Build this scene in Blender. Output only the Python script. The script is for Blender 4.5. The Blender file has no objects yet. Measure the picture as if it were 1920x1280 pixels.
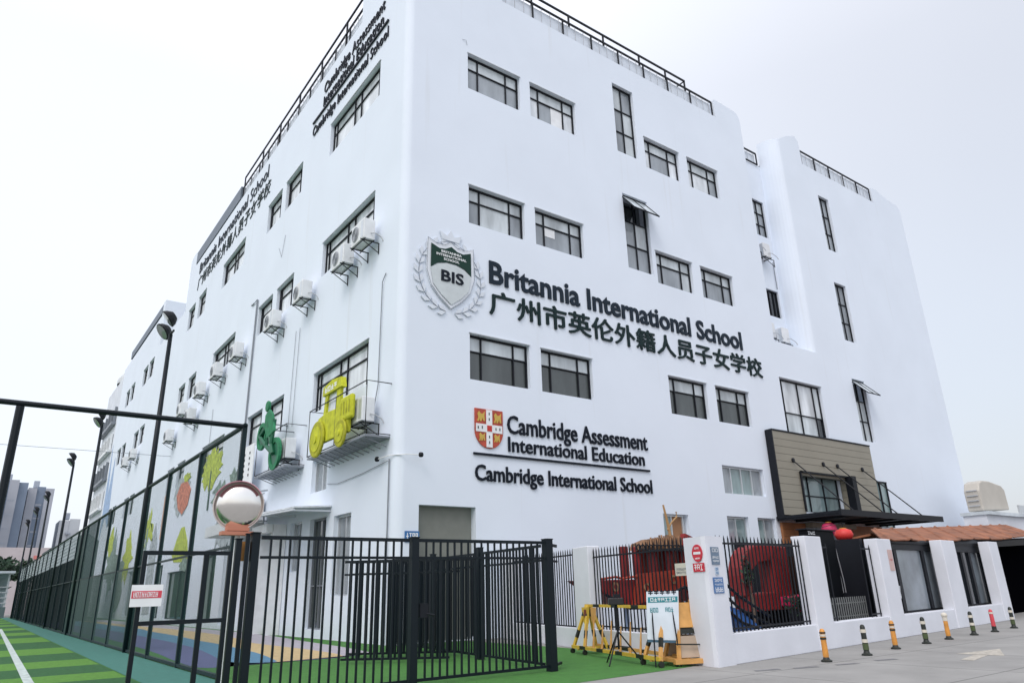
import bpy, bmesh, math, random
from mathutils import Vector, Matrix
random.seed(7)
SC = bpy.context.scene
COL = SC.collection
R = math.radians

# ------------------------------------------------------------------ camera
cd = bpy.data.cameras.new('camera'); cam = bpy.data.objects.new('camera', cd); COL.objects.link(cam)
rv = Vector((0.80976397, -0.58616122, -0.02640727)); uv = Vector((-0.17357714, -0.28229706, 0.94349316)); fv = Vector((0.56049379, 0.75942307, 0.33033818))
mw = Matrix.Identity(4)
for i in range(3):
    mw[i][0] = rv[i]; mw[i][1] = uv[i]; mw[i][2] = -fv[i]
mw.translation = (0, 0, 1.55)
cam.matrix_world = mw
cd.sensor_width = 36; cd.lens = 24.895; cd.clip_start = .05; cd.clip_end = 3000
SC.camera = cam

# ------------------------------------------------------------------ sky, sun, exposure
SUN_EL, SUN_AZ = 50, 238      # azimuth the light comes from, clockwise from +Y
w = bpy.data.worlds.new('World'); SC.world = w; w.use_nodes = True
nt = w.node_tree; N = nt.nodes; L = nt.links; N.clear()
out = N.new('ShaderNodeOutputWorld')
sky = N.new('ShaderNodeTexSky'); sky.sky_type = 'NISHITA'; sky.sun_disc = False
sky.sun_elevation = R(SUN_EL); sky.sun_rotation = R(SUN_AZ); sky.dust_density = 4; sky.air_density = 1.2
b1 = N.new('ShaderNodeBackground'); b1.inputs[1].default_value = .05
L.new(sky.outputs[0], b1.inputs[0])
tc = N.new('ShaderNodeTexCoord'); sep = N.new('ShaderNodeSeparateXYZ'); L.new(tc.outputs['Generated'], sep.inputs[0])
rmp = N.new('ShaderNodeValToRGB')      # overcast: brighter overhead than at the horizon
e = rmp.color_ramp.elements
e[0].position = 0; e[0].color = (.78, .81, .88, 1)
e[1].position = 1; e[1].color = (1.36, 1.35, 1.40, 1)
k = e.new(.22); k.color = (.86, .895, .965, 1)
k = e.new(.6); k.color = (.915, .935, 1.0, 1)
L.new(sep.outputs[2], rmp.inputs[0])
nz = N.new('ShaderNodeTexNoise'); nz.inputs['Scale'].default_value = 1.6; nz.inputs['Detail'].default_value = 3
L.new(tc.outputs['Generated'], nz.inputs[0])
# broad bright patch of cloud on the -X/+Y side, bluer haze on the other
dt = N.new('ShaderNodeVectorMath'); dt.operation = 'DOT_PRODUCT'; dt.inputs[1].default_value = (-.97, .24, 0)
L.new(tc.outputs['Generated'], dt.inputs[0])
mr = N.new('ShaderNodeMapRange'); mr.inputs[1].default_value = -1; mr.inputs[2].default_value = -.35
mr.inputs[3].default_value = .60; mr.inputs[4].default_value = .98
L.new(dt.outputs['Value'], mr.inputs[0])
mm = N.new('ShaderNodeMath'); mm.operation = 'MULTIPLY_ADD'; mm.inputs[1].default_value = .20
L.new(nz.outputs[0], mm.inputs[0]); L.new(mr.outputs[0], mm.inputs[2])
b2 = N.new('ShaderNodeBackground'); L.new(rmp.outputs[0], b2.inputs[0])
st = N.new('ShaderNodeMath'); st.operation = 'MULTIPLY'; st.inputs[1].default_value = .91
L.new(mm.outputs[0], st.inputs[0]); L.new(st.outputs[0], b2.inputs[1])
ad = N.new('ShaderNodeAddShader'); L.new(b1.outputs[0], ad.inputs[0]); L.new(b2.outputs[0], ad.inputs[1]); L.new(ad.outputs[0], out.inputs[0])
sl = bpy.data.lights.new('sun', 'SUN'); sl.energy = .95; sl.angle = R(25); sl.color = (1, .975, .96)
so = bpy.data.objects.new('sun', sl); COL.objects.link(so)
az, el = R(SUN_AZ), R(SUN_EL)
sd = Vector((math.sin(az)*math.cos(el), math.cos(az)*math.cos(el), math.sin(el)))
so.rotation_euler = sd.to_track_quat('Z', 'Y').to_euler(); so.location = (-20, -10, 40)
SC.view_settings.view_transform = 'Standard'; SC.view_settings.look = 'None'
SC.view_settings.exposure = 0.0; SC.view_settings.gamma = 1
SC.cycles.max_bounces = 6; SC.cycles.transparent_max_bounces = 24

# ------------------------------------------------------------------ materials
MATS = {}
def mat(name, col, rough=.6, metal=0, var=.06, scale=3, bump=0, bscale=40, spec=.5, coat=0):
    if name in MATS: return MATS[name]
    m = bpy.data.materials.new(name); m.use_nodes = True
    t = m.node_tree; b = t.nodes['Principled BSDF']
    b.inputs['Roughness'].default_value = rough; b.inputs['Metallic'].default_value = metal
    b.inputs['Specular IOR Level'].default_value = spec
    if coat: b.inputs['Coat Weight'].default_value = coat
    g = t.nodes.new('ShaderNodeNewGeometry')
    n = t.nodes.new('ShaderNodeTexNoise'); n.inputs['Scale'].default_value = scale; n.inputs['Detail'].default_value = 4
    t.links.new(g.outputs['Position'], n.inputs['Vector'])
    r = t.nodes.new('ShaderNodeValToRGB')
    lo = [max(0, c*(1-var)) for c in col]; hi = [min(1, c*(1+var)) for c in col]
    r.color_ramp.elements[0].position = .3; r.color_ramp.elements[1].position = .7
    r.color_ramp.elements[0].color = (*lo, 1); r.color_ramp.elements[1].color = (*hi, 1)
    t.links.new(n.outputs[0], r.inputs[0]); t.links.new(r.outputs[0], b.inputs['Base Color'])
    if bump:
        n2 = t.nodes.new('ShaderNodeTexNoise'); n2.inputs['Scale'].default_value = bscale; n2.inputs['Detail'].default_value = 4
        t.links.new(g.outputs['Position'], n2.inputs['Vector'])
        bp = t.nodes.new('ShaderNodeBump'); bp.inputs['Strength'].default_value = bump; bp.inputs['Distance'].default_value = .02
        t.links.new(n2.outputs[0], bp.inputs['Height']); t.links.new(bp.outputs[0], b.inputs['Normal'])
    MATS[name] = m
    return m

def plaster():
    m = mat('white_plaster', (.735, .80, .895), .75, 0, .022, .35, .10, 6)
    t = m.node_tree; b = t.nodes['Principled BSDF']
    r = [n for n in t.nodes if n.type == 'VALTORGB'][0]
    g = [n for n in t.nodes if n.type == 'NEW_GEOMETRY'][0]
    mp = t.nodes.new('ShaderNodeMapping'); mp.inputs['Scale'].default_value = (2.4, 2.4, .12)   # rain streaks
    t.links.new(g.outputs['Position'], mp.inputs[0])
    n = t.nodes.new('ShaderNodeTexNoise'); n.inputs['Scale'].default_value = 1; n.inputs['Detail'].default_value = 5
    t.links.new(mp.outputs[0], n.inputs[0])
    rr = t.nodes.new('ShaderNodeMapRange'); rr.inputs[1].default_value = .62; rr.inputs[2].default_value = .85; rr.inputs[3].default_value = 0; rr.inputs[4].default_value = .5
    t.links.new(n.outputs[0], rr.inputs[0])
    mx = t.nodes.new('ShaderNodeMix'); mx.data_type = 'RGBA'
    t.links.new(rr.outputs[0], mx.inputs[0]); t.links.new(r.outputs[0], mx.inputs[6]); mx.inputs[7].default_value = (.62, .65, .68, 1)
    t.links.new(mx.outputs[2], b.inputs['Base Color'])
    return m
M_WALL = plaster()
M_WALL2 = mat('white_boundary_plaster', (.68, .70, .76), .8, 0, .05, 1.2, .15, 12)
M_BLACK = mat('black_frame', (.008, .010, .015), .5, spec=.25)
M_GATE = mat('dark_green_black_paint', (.004, .009, .014), .45, 0, spec=.25)
M_FENCE = mat('fence_paint', (.005, .018, .022), .5, 0, spec=.25)
M_SIGN = mat('navy_letter', (.008, .018, .032), .5, spec=.2)
M_SIGN2 = mat('dark_green_letter', (.005, .020, .022), .5, spec=.2)
M_SIGNB = mat('black_letter', (.003, .007, .016), .5, spec=.2)
M_WHITE = mat('white_paint', (.78, .80, .82), .45)
M_ACW = mat('ac_casing', (.72, .74, .76), .45, 0, .08, 2)
M_ACG = mat('ac_grille', (.45, .47, .5), .5)
M_ALU = mat('aluminium', (.62, .65, .68), .35, .5)
M_GREY = mat('grey_metal', (.22, .24, .27), .45, .3)
M_PANELG = mat('rail_mesh_panel', (.66, .72, .80), .4)
def glass(name, col, rough=.06, spec=.9):
    if name in MATS: return MATS[name]
    m = mat(name, col, rough, 0, .32, .9, 0, 40, spec); t = m.node_tree
    g = [n for n in t.nodes if n.type == 'NEW_GEOMETRY'][0]; n = [n for n in t.nodes if n.type == 'TEX_NOISE'][0]
    mp = t.nodes.new('ShaderNodeMapping'); mp.inputs['Scale'].default_value = (1.6, 1.6, .45); t.links.new(g.outputs['Position'], mp.inputs[0]); t.links.new(mp.outputs[0], n.inputs['Vector'])
    return m
G_MID = glass('glass_grey', (.26, .29, .32)); G_LIGHT = glass('glass_curtained', (.52, .57, .60)); G_DARK = glass('glass_dark', (.055, .065, .065))
G_BLK = glass('glass_black', (.015, .02, .025)); G_PALE = glass('glass_pale', (.66, .70, .74)); G_TEAL = glass('glass_teal', (.22, .30, .31))
M_TURF_L = mat('turf_light', (.085, .235, .024), .9, 0, .18, 9, .5, 160)
M_TURF_D = mat('turf_dark', (.016, .10, .022), .9, 0, .2, 9, .5, 160)
M_TURF = mat('turf_plain', (.052, .185, .030), .9, 0, .13, 4, .5, 160)
M_TEAL = mat('teal_rubber', (.040, .165, .135), .85, 0, .1, 5, .2, 120)
def lin(h):
    v = [int(h[i:i+2], 16)/255 for i in (0, 2, 4)]
    return tuple(c/12.92 if c < .04045 else ((c+.055)/1.055)**2.4 for c in v)

# ------------------------------------------------------------------ object helpers
def tag(o, label=None, cat=None, group=None, kind=None):
    if label: o['label'] = label
    if cat: o['category'] = cat
    if group: o['group'] = group
    if kind: o['kind'] = kind
    return o
def thing(name, label, cat, loc=(0, 0, 0), group=None):
    o = bpy.data.objects.new(name, None); COL.objects.link(o); o.location = loc; o.empty_display_size = .3
    return tag(o, label, cat, group)
def rootloc(o):
    while o.parent: o = o.parent
    return o.location
class Fr:     # upright frame: x along ex, z up, d along the outward normal
    def __init__(s, O, ex, n): s.O = Vector((O[0], O[1], O[2] if len(O) > 2 else 0)); s.ex = Vector((ex[0], ex[1], 0)).normalized(); s.n = Vector((n[0], n[1], 0)).normalized()
    def p(s, x, z, d=0): return s.O + s.ex*x + s.n*d + Vector((0, 0, z))
WORLD = None
class MB:
    def __init__(s): s.bm = bmesh.new()
    def quad(s, *P):
        return s.bm.faces.new([s.bm.verts.new(p) for p in P])
    def hexa(s, P):
        v = [s.bm.verts.new(p) for p in P]
        for f in ((0,1,2,3), (7,6,5,4), (0,4,5,1), (1,5,6,2), (2,6,7,3), (3,7,4,0)): s.bm.faces.new([v[i] for i in f])
    def box(s, x0, x1, y0, y1, z0, z1):
        s.hexa([(x0,y0,z0),(x1,y0,z0),(x1,y1,z0),(x0,y1,z0),(x0,y0,z1),(x1,y0,z1),(x1,y1,z1),(x0,y1,z1)]); return s
    def fbox(s, F, x0, x1, z0, z1, d0, d1):
        s.hexa([F.p(x0,z0,d0),F.p(x1,z0,d0),F.p(x1,z0,d1),F.p(x0,z0,d1),F.p(x0,z1,d0),F.p(x1,z1,d0),F.p(x1,z1,d1),F.p(x0,z1,d1)]); return s
    def prism(s, F, pts, d0, d1):
        a = [s.bm.verts.new(F.p(x, z, d0)) for x, z in pts]; b = [s.bm.verts.new(F.p(x, z, d1)) for x, z in pts]
        n = len(pts); s.bm.faces.new(a[::-1]); s.bm.faces.new(b)
        for i in range(n): s.bm.faces.new([a[i], a[(i+1) % n], b[(i+1) % n], b[i]])
        return s
    def tube(s, pts, r, n=8, cap=True):
        pts = [Vector(p) for p in pts]; rings = []
        rr = r if isinstance(r, (list, tuple)) else [r]*len(pts)
        for i, p in enumerate(pts):
            t = (pts[min(i+1, len(pts)-1)] - pts[max(i-1, 0)]).normalized()
            a = Vector((0, 0, 1)) if abs(t.z) < .9 else Vector((1, 0, 0))
            x = t.cross(a).normalized(); y = t.cross(x)
            rings.append([s.bm.verts.new(p + (x*math.cos(2*math.pi*k/n+math.pi/4) + y*math.sin(2*math.pi*k/n+math.pi/4))*rr[i]) for k in range(n)])
        for A, B in zip(rings, rings[1:]):
            for k in range(n): s.bm.faces.new([A[k], A[(k+1) % n], B[(k+1) % n], B[k]])
        if cap: s.bm.faces.new(rings[0][::-1]); s.bm.faces.new(rings[-1])
        return s
    def lathe(s, c, prof, n=20, ax=None):     # prof: (radius, height along axis)
        c = Vector(c); ax = Vector(ax).normalized() if ax else Vector((0, 0, 1))
        a = Vector((0, 0, 1)) if abs(ax.z) < .9 else Vector((1, 0, 0))
        x = ax.cross(a).normalized(); y = ax.cross(x)
        rings = []
        for r_, h in prof:
            if r_ < 1e-5: rings.append([s.bm.verts.new(c + ax*h)])
            else: rings.append([s.bm.verts.new(c + ax*h + (x*math.cos(2*math.pi*k/n) + y*math.sin(2*math.pi*k/n))*r_) for k in range(n)])
        for A, B in zip(rings, rings[1:]):
            for k in range(n):
                q = [A[k % len(A)], A[(k+1) % len(A)], B[(k+1) % len(B)], B[k % len(B)]]
                q = list(dict.fromkeys(q))
                if len(q) > 2: s.bm.faces.new(q)
        return s
    def build(s, name, m, parent=None, smooth=False, bevel=0, recalc=True, label=None, cat=None, group=None, kind=None):
        if recalc: bmesh.ops.recalc_face_normals(s.bm, faces=s.bm.faces)
        me = bpy.data.meshes.new(name)
        if parent: 
            bmesh.ops.translate(s.bm, verts=s.bm.verts, vec=-Vector(rootloc(parent)))
        s.bm.to_mesh(me); s.bm.free()
        for mm_ in (m if isinstance(m, (list, tuple)) else [m]): me.materials.append(mm_)
        if smooth:
            for p in me.polygons: p.use_smooth = True
        o = bpy.data.objects.new(name, me); COL.objects.link(o)
        if parent: o.parent = parent
        if bevel:
            bv = o.modifiers.new('bevel', 'BEVEL'); bv.width = bevel; bv.segments = 2; bv.limit_method = 'ANGLE'
        if smooth == 'auto':
            pass
        return tag(o, label, cat, group, kind)
def copy_tree(o, parent=None):
    c = o.copy(); COL.objects.link(c); c.parent = parent
    for ch in list(o.children): copy_tree(ch, c)
    return c

def curve_text(txt, extrude=.5, offset=0.0, spacing=1.0):
    cu = bpy.data.curves.new('t', 'FONT'); cu.body = txt; cu.size = 1; cu.offset = offset; cu.extrude = extrude; cu.space_character = spacing; cu.resolution_u = 3
    o = bpy.data.objects.new('t', cu); COL.objects.link(o)
    dg = bpy.context.evaluated_depsgraph_get(); me = bpy.data.meshes.new_from_object(o.evaluated_get(dg))
    bpy.data.objects.remove(o); bpy.data.curves.remove(cu)
    return me
def text(F, txt, x0, x1, z0, capz, m, parent, name='lettering', d0=.01, d1=.06, offset=.02, box=False, bold=0):
    """fit text so that it spans x0..x1 with baseline z0 and capital height reaching capz (box=True: fit the whole bounding box)"""
    me = curve_text(txt, .5, offset)
    xs = [v.co.x for v in me.vertices]; ys = [v.co.y for v in me.vertices]
    if box: ylo, yhi = min(ys), max(ys)
    else: ylo, yhi = 0, .72
    ax, bx = min(xs), max(xs)
    inv = -Vector(rootloc(parent)) if parent else Vector()
    for v in me.vertices:
        x = x0 + (v.co.x-ax)/(bx-ax)*(x1-x0); z = z0 + (v.co.y-ylo)/(yhi-ylo)*(capz-z0); d = d0 if v.co.z < 0 else d1
        v.co = F.p(x, z, d) + inv
    if bold:      # thicken the strokes sideways and upwards without self-overlap of the outline
        b = bmesh.new(); b.from_mesh(me)
        for k, (dx, dz) in enumerate(((bold, 0), (-bold, 0), (0, bold*.8), (0, -bold*.8))):
            b2 = bmesh.new(); b2.from_mesh(me); bmesh.ops.translate(b2, verts=b2.verts, vec=F.ex*dx+Vector((0, 0, dz))+F.n*.0015*(k+1))
            m2 = bpy.data.meshes.new('t'); b2.to_mesh(m2); b2.free(); b.from_mesh(m2); bpy.data.meshes.remove(m2)
        b.to_mesh(me); b.free()
    me.materials.append(m)
    o = bpy.data.objects.new(name, me); COL.objects.link(o)
    if parent: o.parent = parent
    return o
def glyphs(mb, F, x0, x1, z0, z1, n, d, seed, t=None):
    """illegible small print: n little stroke-built characters across the box"""
    rnd = random.Random(seed); cw = (x1-x0)/n; h = z1-z0; t = t or h*.13
    for i in range(n):
        a = x0+i*cw+cw*.1; b = x0+(i+1)*cw-cw*.1
        k = rnd.random()
        for zz in ((z1-t, z0) if k < .4 else (z1-t, (z0+z1)/2-t/2) if k < .7 else ((z0+z1)/2-t/2, z0)):
            mb.fbox(F, a, b, zz, zz+t, d, d+.003)
        for xx in ((a, b-t) if rnd.random() < .5 else ((a+b)/2-t/2,)):
            mb.fbox(F, xx, xx+t, z0+rnd.random()*.2*h, z1, d+.0005, d+.0035)
    return mb

CX, CY = 10.965, 21.658
FR = Fr((CX, CY), (1, 0), (0, -1))          # right facade
FL = Fr((CX, CY), (0, 1), (-1, 0))          # left facade, x runs away from the corner
FLt = Fr((CX, CY), (0, -1), (-1, 0))        # same facade, reading direction (x = -u)

# ------------------------------------------------------------------ ground
def sheet(name, pts, z, m, label=None, kind='structure', parent=None, thick=0):
    mb = MB(); vs = [mb.bm.verts.new((x, y, z)) for x, y in pts]; mb.bm.faces.new(vs)
    o = mb.build(name, m, parent, recalc=False)
    if o.data.polygons[0].normal.z < 0:
        o.data.flip_normals()
    if label: o['label'] = label
    if kind: o['kind'] = kind
    return o
M_PAVE = mat('concrete_pavement', (.285, .28, .27), .85, 0, .12, .8, .25, 30)
def pave(m):
    t = m.node_tree; b = t.nodes['Principled BSDF']; r0 = [n for n in t.nodes if n.type == 'VALTORGB'][0]; g = [n for n in t.nodes if n.type == 'NEW_GEOMETRY'][0]
    br = t.nodes.new('ShaderNodeTexBrick'); br.offset = 0; br.inputs['Scale'].default_value = .34; br.inputs['Mortar Size'].default_value = .006; br.inputs['Brick Width'].default_value = 1; br.inputs['Row Height'].default_value = 1
    br.inputs['Color1'].default_value = (1, 1, 1, 1); br.inputs['Color2'].default_value = (.93, .93, .93, 1); br.inputs['Mortar'].default_value = (.5, .5, .5, 1)
    t.links.new(g.outputs['Position'], br.inputs['Vector'])
    n = t.nodes.new('ShaderNodeTexNoise'); n.inputs['Scale'].default_value = 2.2; n.inputs['Detail'].default_value = 8; n.inputs['Roughness'].default_value = .7; t.links.new(g.outputs['Position'], n.inputs['Vector'])
    rr = t.nodes.new('ShaderNodeMapRange'); rr.inputs[1].default_value = .58; rr.inputs[2].default_value = .75; rr.inputs[3].default_value = 1; rr.inputs[4].default_value = .78; t.links.new(n.outputs[0], rr.inputs[0])
    m1 = t.nodes.new('ShaderNodeMix'); m1.data_type = 'RGBA'; m1.blend_type = 'MULTIPLY'; m1.inputs[0].default_value = 1; t.links.new(r0.outputs[0], m1.inputs[6]); t.links.new(br.outputs[0], m1.inputs[7])
    m2 = t.nodes.new('ShaderNodeMix'); m2.data_type = 'RGBA'; m2.blend_type = 'MULTIPLY'; m2.inputs[0].default_value = 1; t.links.new(m1.outputs[2], m2.inputs[6]); t.links.new(rr.outputs[0], m2.inputs[7])
    t.links.new(m2.outputs[2], b.inputs['Base Color'])
pave(M_PAVE)
def blades(m):     # finer second colour scale for artificial grass
    t = m.node_tree; b = t.nodes['Principled BSDF']; r0 = [n for n in t.nodes if n.type == 'VALTORGB'][0]; g = [n for n in t.nodes if n.type == 'NEW_GEOMETRY'][0]
    n = t.nodes.new('ShaderNodeTexNoise'); n.inputs['Scale'].default_value = 45; n.inputs['Detail'].default_value = 6; n.inputs['Roughness'].default_value = .8; t.links.new(g.outputs['Position'], n.inputs['Vector'])
    rr = t.nodes.new('ShaderNodeMapRange'); rr.inputs[1].default_value = .3; rr.inputs[2].default_value = .7; rr.inputs[3].default_value = .6; rr.inputs[4].default_value = 1.35; t.links.new(n.outputs[0], rr.inputs[0])
    m2 = t.nodes.new('ShaderNodeMix'); m2.data_type = 'RGBA'; m2.blend_type = 'MULTIPLY'; m2.inputs[0].default_value = 1; t.links.new(r0.outputs[0], m2.inputs[6]); t.links.new(rr.outputs[0], m2.inputs[7]); t.links.new(m2.outputs[2], b.inputs['Base Color'])
for m_ in (M_TURF, M_TURF_L, M_TURF_D): blades(m_)
sheet('ground', [(-900, -900), (900, -900), (900, 900), (-900, 900)], 0, M_PAVE)
sheet('school_yard_turf', [(-22, 10.05), (7.0, 10.2), (11.4, 10.45), (12.2, 10.55), (13.6, 16.2), (13.6, 21.6), (10.9, 21.6), (10.9, 110), (4.4, 110), (-22, 110)], .004, M_TURF)
# sports field: mown light and dark bands
st_y = [10.2, 14, 16.6, 18.4, 20.2, 22.7, 25.2, 28.6, 32.3, 37.7, 42.9, 46.6, 51, 56, 61, 66, 71, 76, 81, 86, 91, 96, 101, 106]
for par, m, nm in ((0, M_TURF_D, 'sports_field_dark_bands'), (1, M_TURF_L, 'sports_field_light_bands')):
    mb = MB()
    for i, (a, b) in enumerate(zip(st_y, st_y[1:])):
        if i % 2 == par: mb.quad((-22, a, .008), (3.05+.006*(a-17), a, .008), (3.05+.006*(b-17), b, .008), (-22, b, .008))
    mb.build(nm, m, kind='structure', recalc=False)
sheet('field_line', [(1.22, 10.3), (1.40, 10.3), (1.42, 19), (2.2, 60), (2.02, 60), (1.24, 19)], .012, mat('line_paint', (.45, .52, .50), .8, 0, .3, 6))
sheet('rubber_path', [(3.05, 12.2), (4.30, 12.2), (4.30, 110), (3.65, 110)], .012, M_TEAL)
# wave-shaped bands of the coloured play surface
low = [(4.9, 108), (4.95, 60), (5.23, 37.35), (5.04, 26.83), (4.75, 21.84), (4.72, 19.35), (5.22, 18.91), (6.16, 19.2), (7.12, 19.0), (8.17, 18.95), (9.32, 19.45)]
pur = [(6.2, 108), (6.5, 60), (6.79, 46), (6.71, 36.1), (6.59, 30.65), (6.36, 26.33), (5.85, 22.09), (5.47, 19.7), (5.30, 19.0), (5.26, 18.93), (5.23, 18.915)]
blu = [(7.6, 108), (8.2, 60), (8.3, 48), (8.02, 43.3), (7.9, 37), (7.6, 31.6), (7.54, 28.66), (7.19, 23.1), (6.69, 19.7), (6.55, 19.25), (6.5, 19.15)]
ora = [(8.4, 108), (9.0, 60), (9.23, 50), (9.45, 43.3), (9.4, 36.3), (8.9, 30), (8.54, 27.54), (8.64, 23.33), (8.60, 20.6), (8.4, 19.4), (8.3, 19.0)]
lav = [(9.6, 108), (10.4, 60), (10.65, 55), (10.62, 43.3), (10.7, 35.2), (10.4, 30), (10.13, 27.42), (9.78, 22.71), (9.5, 20.5), (9.4, 19.8), (9.33, 19.5)]
def band(nm, A, B, hexc, z):
    mb = MB()
    def sub(P):
        o = []
        for i in range(len(P)-1):
            p0 = P[max(i-1, 0)]; p1 = P[i]; p2 = P[i+1]; p3 = P[min(i+2, len(P)-1)]
            for q in range(4):
                t = q/4
                o.append(tuple(.5*((2*p1[c]) + (p2[c]-p0[c])*t + (2*p0[c]-5*p1[c]+4*p2[c]-p3[c])*t*t + (3*p1[c]-p0[c]-3*p2[c]+p3[c])*t**3) for c in (0, 1)))
        return o+[P[-1]]
    a, b = sub(A), sub(B)
    for i in range(len(a)-1): mb.quad((*a[i], z), (*b[i], z), (*b[i+1], z), (*a[i+1], z))
    mb.build(nm, mat(nm+'_rubber', lin(hexc), .85, 0, .1, 5, .2, 120), kind='structure', recalc=False)
band('purple_play_band', low, pur, '5d5d88', .008)
band('blue_play_band', pur, blu, '54809c', .008)
band('yellow_play_band', blu, ora, 'bda77c', .008)
band('lavender_play_band', ora, lav, 'a5a1aa', .008)
# pavement: patches, arrow
mb = MB()
for x0, y0, a in ((12.1, 9.05, .25), (12.9, 8.75, .2), (13.9, 8.5, .22), (15.1, 8.35, .2)):
    mb.quad((x0, y0, .004), (x0+.55, y0-.16, .004), (x0+.62, y0-.02, .004), (x0+.08, y0+.12, .004))
mb.build('pavement_patches', mat('dark_patch', (.16, .16, .17), .9, 0, .3, 9), kind='structure', recalc=False)
mb = MB()
mb.quad((16.2, 7.0, .004), (17.5, 7.25, .004), (17.5, 7.5, .004), (16.2, 7.25, .004)); v = [mb.bm.verts.new(p) for p in ((17.5, 6.95, .004), (19.1, 7.65, .004), (17.4, 7.85, .004))]; mb.bm.faces.new(v)
mb.build('road_marking', mat('faded_arrow_paint', (.42, .39, .34), .9, 0, .3, 9), kind='structure', recalc=False)

# ------------------------------------------------------------------ SCHOOL BUILDING
ROOFZ = 28.4
school = thing('school_building', 'large white plastered school block with dark framed windows and lettering', 'building', (CX, CY, 0))
RC = .35    # corner radius
# openings:  (x0, x1, z0, z1, style)
rows3 = [(22.42, 24.3), (15.75, 17.53), (9.1, 10.94)]
WR = []
for (a, b), st_ in zip(rows3, ('mid', 'mid2', 'dark')):
    WR += [(3.0, 5.88, a, b, st_), (6.48, 9.3, a, b, st_)]
    WR += [(14.17, 16.9, a, b, st_ + 's'), (17.6, 20.25, a, b, st_ + 's')]
WR += [(12.1, 13.62, 22.65, 26.9, 'tall'), (12.15, 13.9, 16.08, 20.2, 'tall_open'),
       (31.3, 32.55, 22.3, 26.4, 'tall'), (31.2, 32.6, 15.9, 19.9, 'tall'), (31.1, 32.55, 9.45, 13.35, 'tall_open2'),
       (23.3, 27.35, 9.08, 12.24, 'big'), (17.36, 20.6, 5.6, 6.95, 'alu4'),
       (17.27, 18.9, 2.7, 4.55, 'alu2'), (19.6, 21.05, 2.7, 4.55, 'alu2'),
       (12.92, 14.55, 2.6, 4.5, 'brown'), (.9, 3.2, .02, 4.36, 'doorway'),
       (23.3, 27.6, 4.98, 6.95, 'portal'), (23.5, 27.5, .02, 4.15, 'entry')]
WL = []
for (a, b), st_ in zip(rows3, ('mid', 'mid2', 'mid2')):
    WL += [(2.6, 8.3, a, b, 'wide'), (12.3, 14.9, a, b, 'nar'), (15.65, 18.15, a, b, 'nar'), (22.9, 28.2, a, b, 'wide'),
           (33.0, 35.3, a, b, 'nar'), (36.5, 38.7, a, b, 'nar')]
for (a, b) in rows3:
    WL += [(53.0, 55.4, a, b, 'nar'), (56.1, 58.6, a, b, 'nar'), (63.5, 65.9, a, b, 'nar'), (66.6, 69.0, a, b, 'nar')]
WL += [(6.1, 7.8, 5.58, 6.95, 'alu2'), (5.87, 7.6, .3, 4.5, 'ldoor'), (3.5, 5.1, 1.5, 4.42, 'lgrey'), (8.55, 9.95, 2.5, 4.56, 'lgrey'),
       (13.2, 15.4, 1.6, 4.2, 'lgrey'), (17.4, 20.2, .2, 4.3, 'lgrey'), (21.8, 24.6, .3, 3.9, 'lol'), (28.2, 34.2, .3, 3.3, 'lol'), (36.0, 38.6, .3, 3.9, 'lol'), (47.0, 50.5, .3, 3.9, 'lgrey')]
RECESS = (23.4, 27.65, 14.4, ROOFZ)
def grid_wall(mb, F, x0, x1, z0, z1, holes):
    xs = sorted({x0, x1, *[h[0] for h in holes], *[h[1] for h in holes]}); xs = [x for x in xs if x0 <= x <= x1]
    zs = sorted({z0, z1, *[h[2] for h in holes], *[h[3] for h in holes]}); zs = [z for z in zs if z0 <= z <= z1]
    for a, b in zip(xs, xs[1:]):
        for c, d in zip(zs, zs[1:]):
            if b-a < 1e-6 or d-c < 1e-6: continue
            mx, mz = (a+b)/2, (c+d)/2
            if any(h[0] < mx < h[1] and h[2] < mz < h[3] for h in holes): continue
            mb.quad(F.p(a, c), F.p(b, c), F.p(b, d), F.p(a, d))
DEPTH = .26
mb = MB()
grid_wall(mb, FR, RC, 43.5, 0, ROOFZ, [h[:4] for h in WR] + [RECESS])
mainL = [h for h in WL if h[1] < 41]; farL = [h for h in WL if h[0] > 51]; gapL = [h for h in WL if 41 <= h[0] <= 51]
grid_wall(mb, FL, RC, 40.5, 0, ROOFZ, [h[:4] for h in mainL])
grid_wall(mb, FL, 40.5, 51.0, 0, 24.9, [h[:4] for h in gapL])
grid_wall(mb, FL, 51.0, 74.0, 0, ROOFZ, [h[:4] for h in farL])
# reveals
for F, Wn in ((FR, WR), (FL, WL)):
    for (a, b, c, d, s) in Wn:
        D = -DEPTH if s not in ('doorway', 'entry') else (-.3 if s == 'doorway' else -2.2)
        if F is FR and s == 'portal': D = -.45
        for P in (((a, c), (a, d)), ((a, d), (b, d)), ((b, d), (b, c)), ((b, c), (a, c))):
            (p, q), (r_, t_) = P
            mb.quad(F.p(p, q), F.p(r_, t_), F.p(r_, t_, D), F.p(p, q, D))
# rounded corner
arc = [Vector((CX+RC-RC*math.sin(t), CY+RC-RC*math.cos(t), 0)) for t in [i*math.pi/16 for i in range(9)]]
for p, q in zip(arc, arc[1:]):
    mb.quad(p, q, q+Vector((0, 0, ROOFZ)), p+Vector((0, 0, ROOFZ)))
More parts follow.
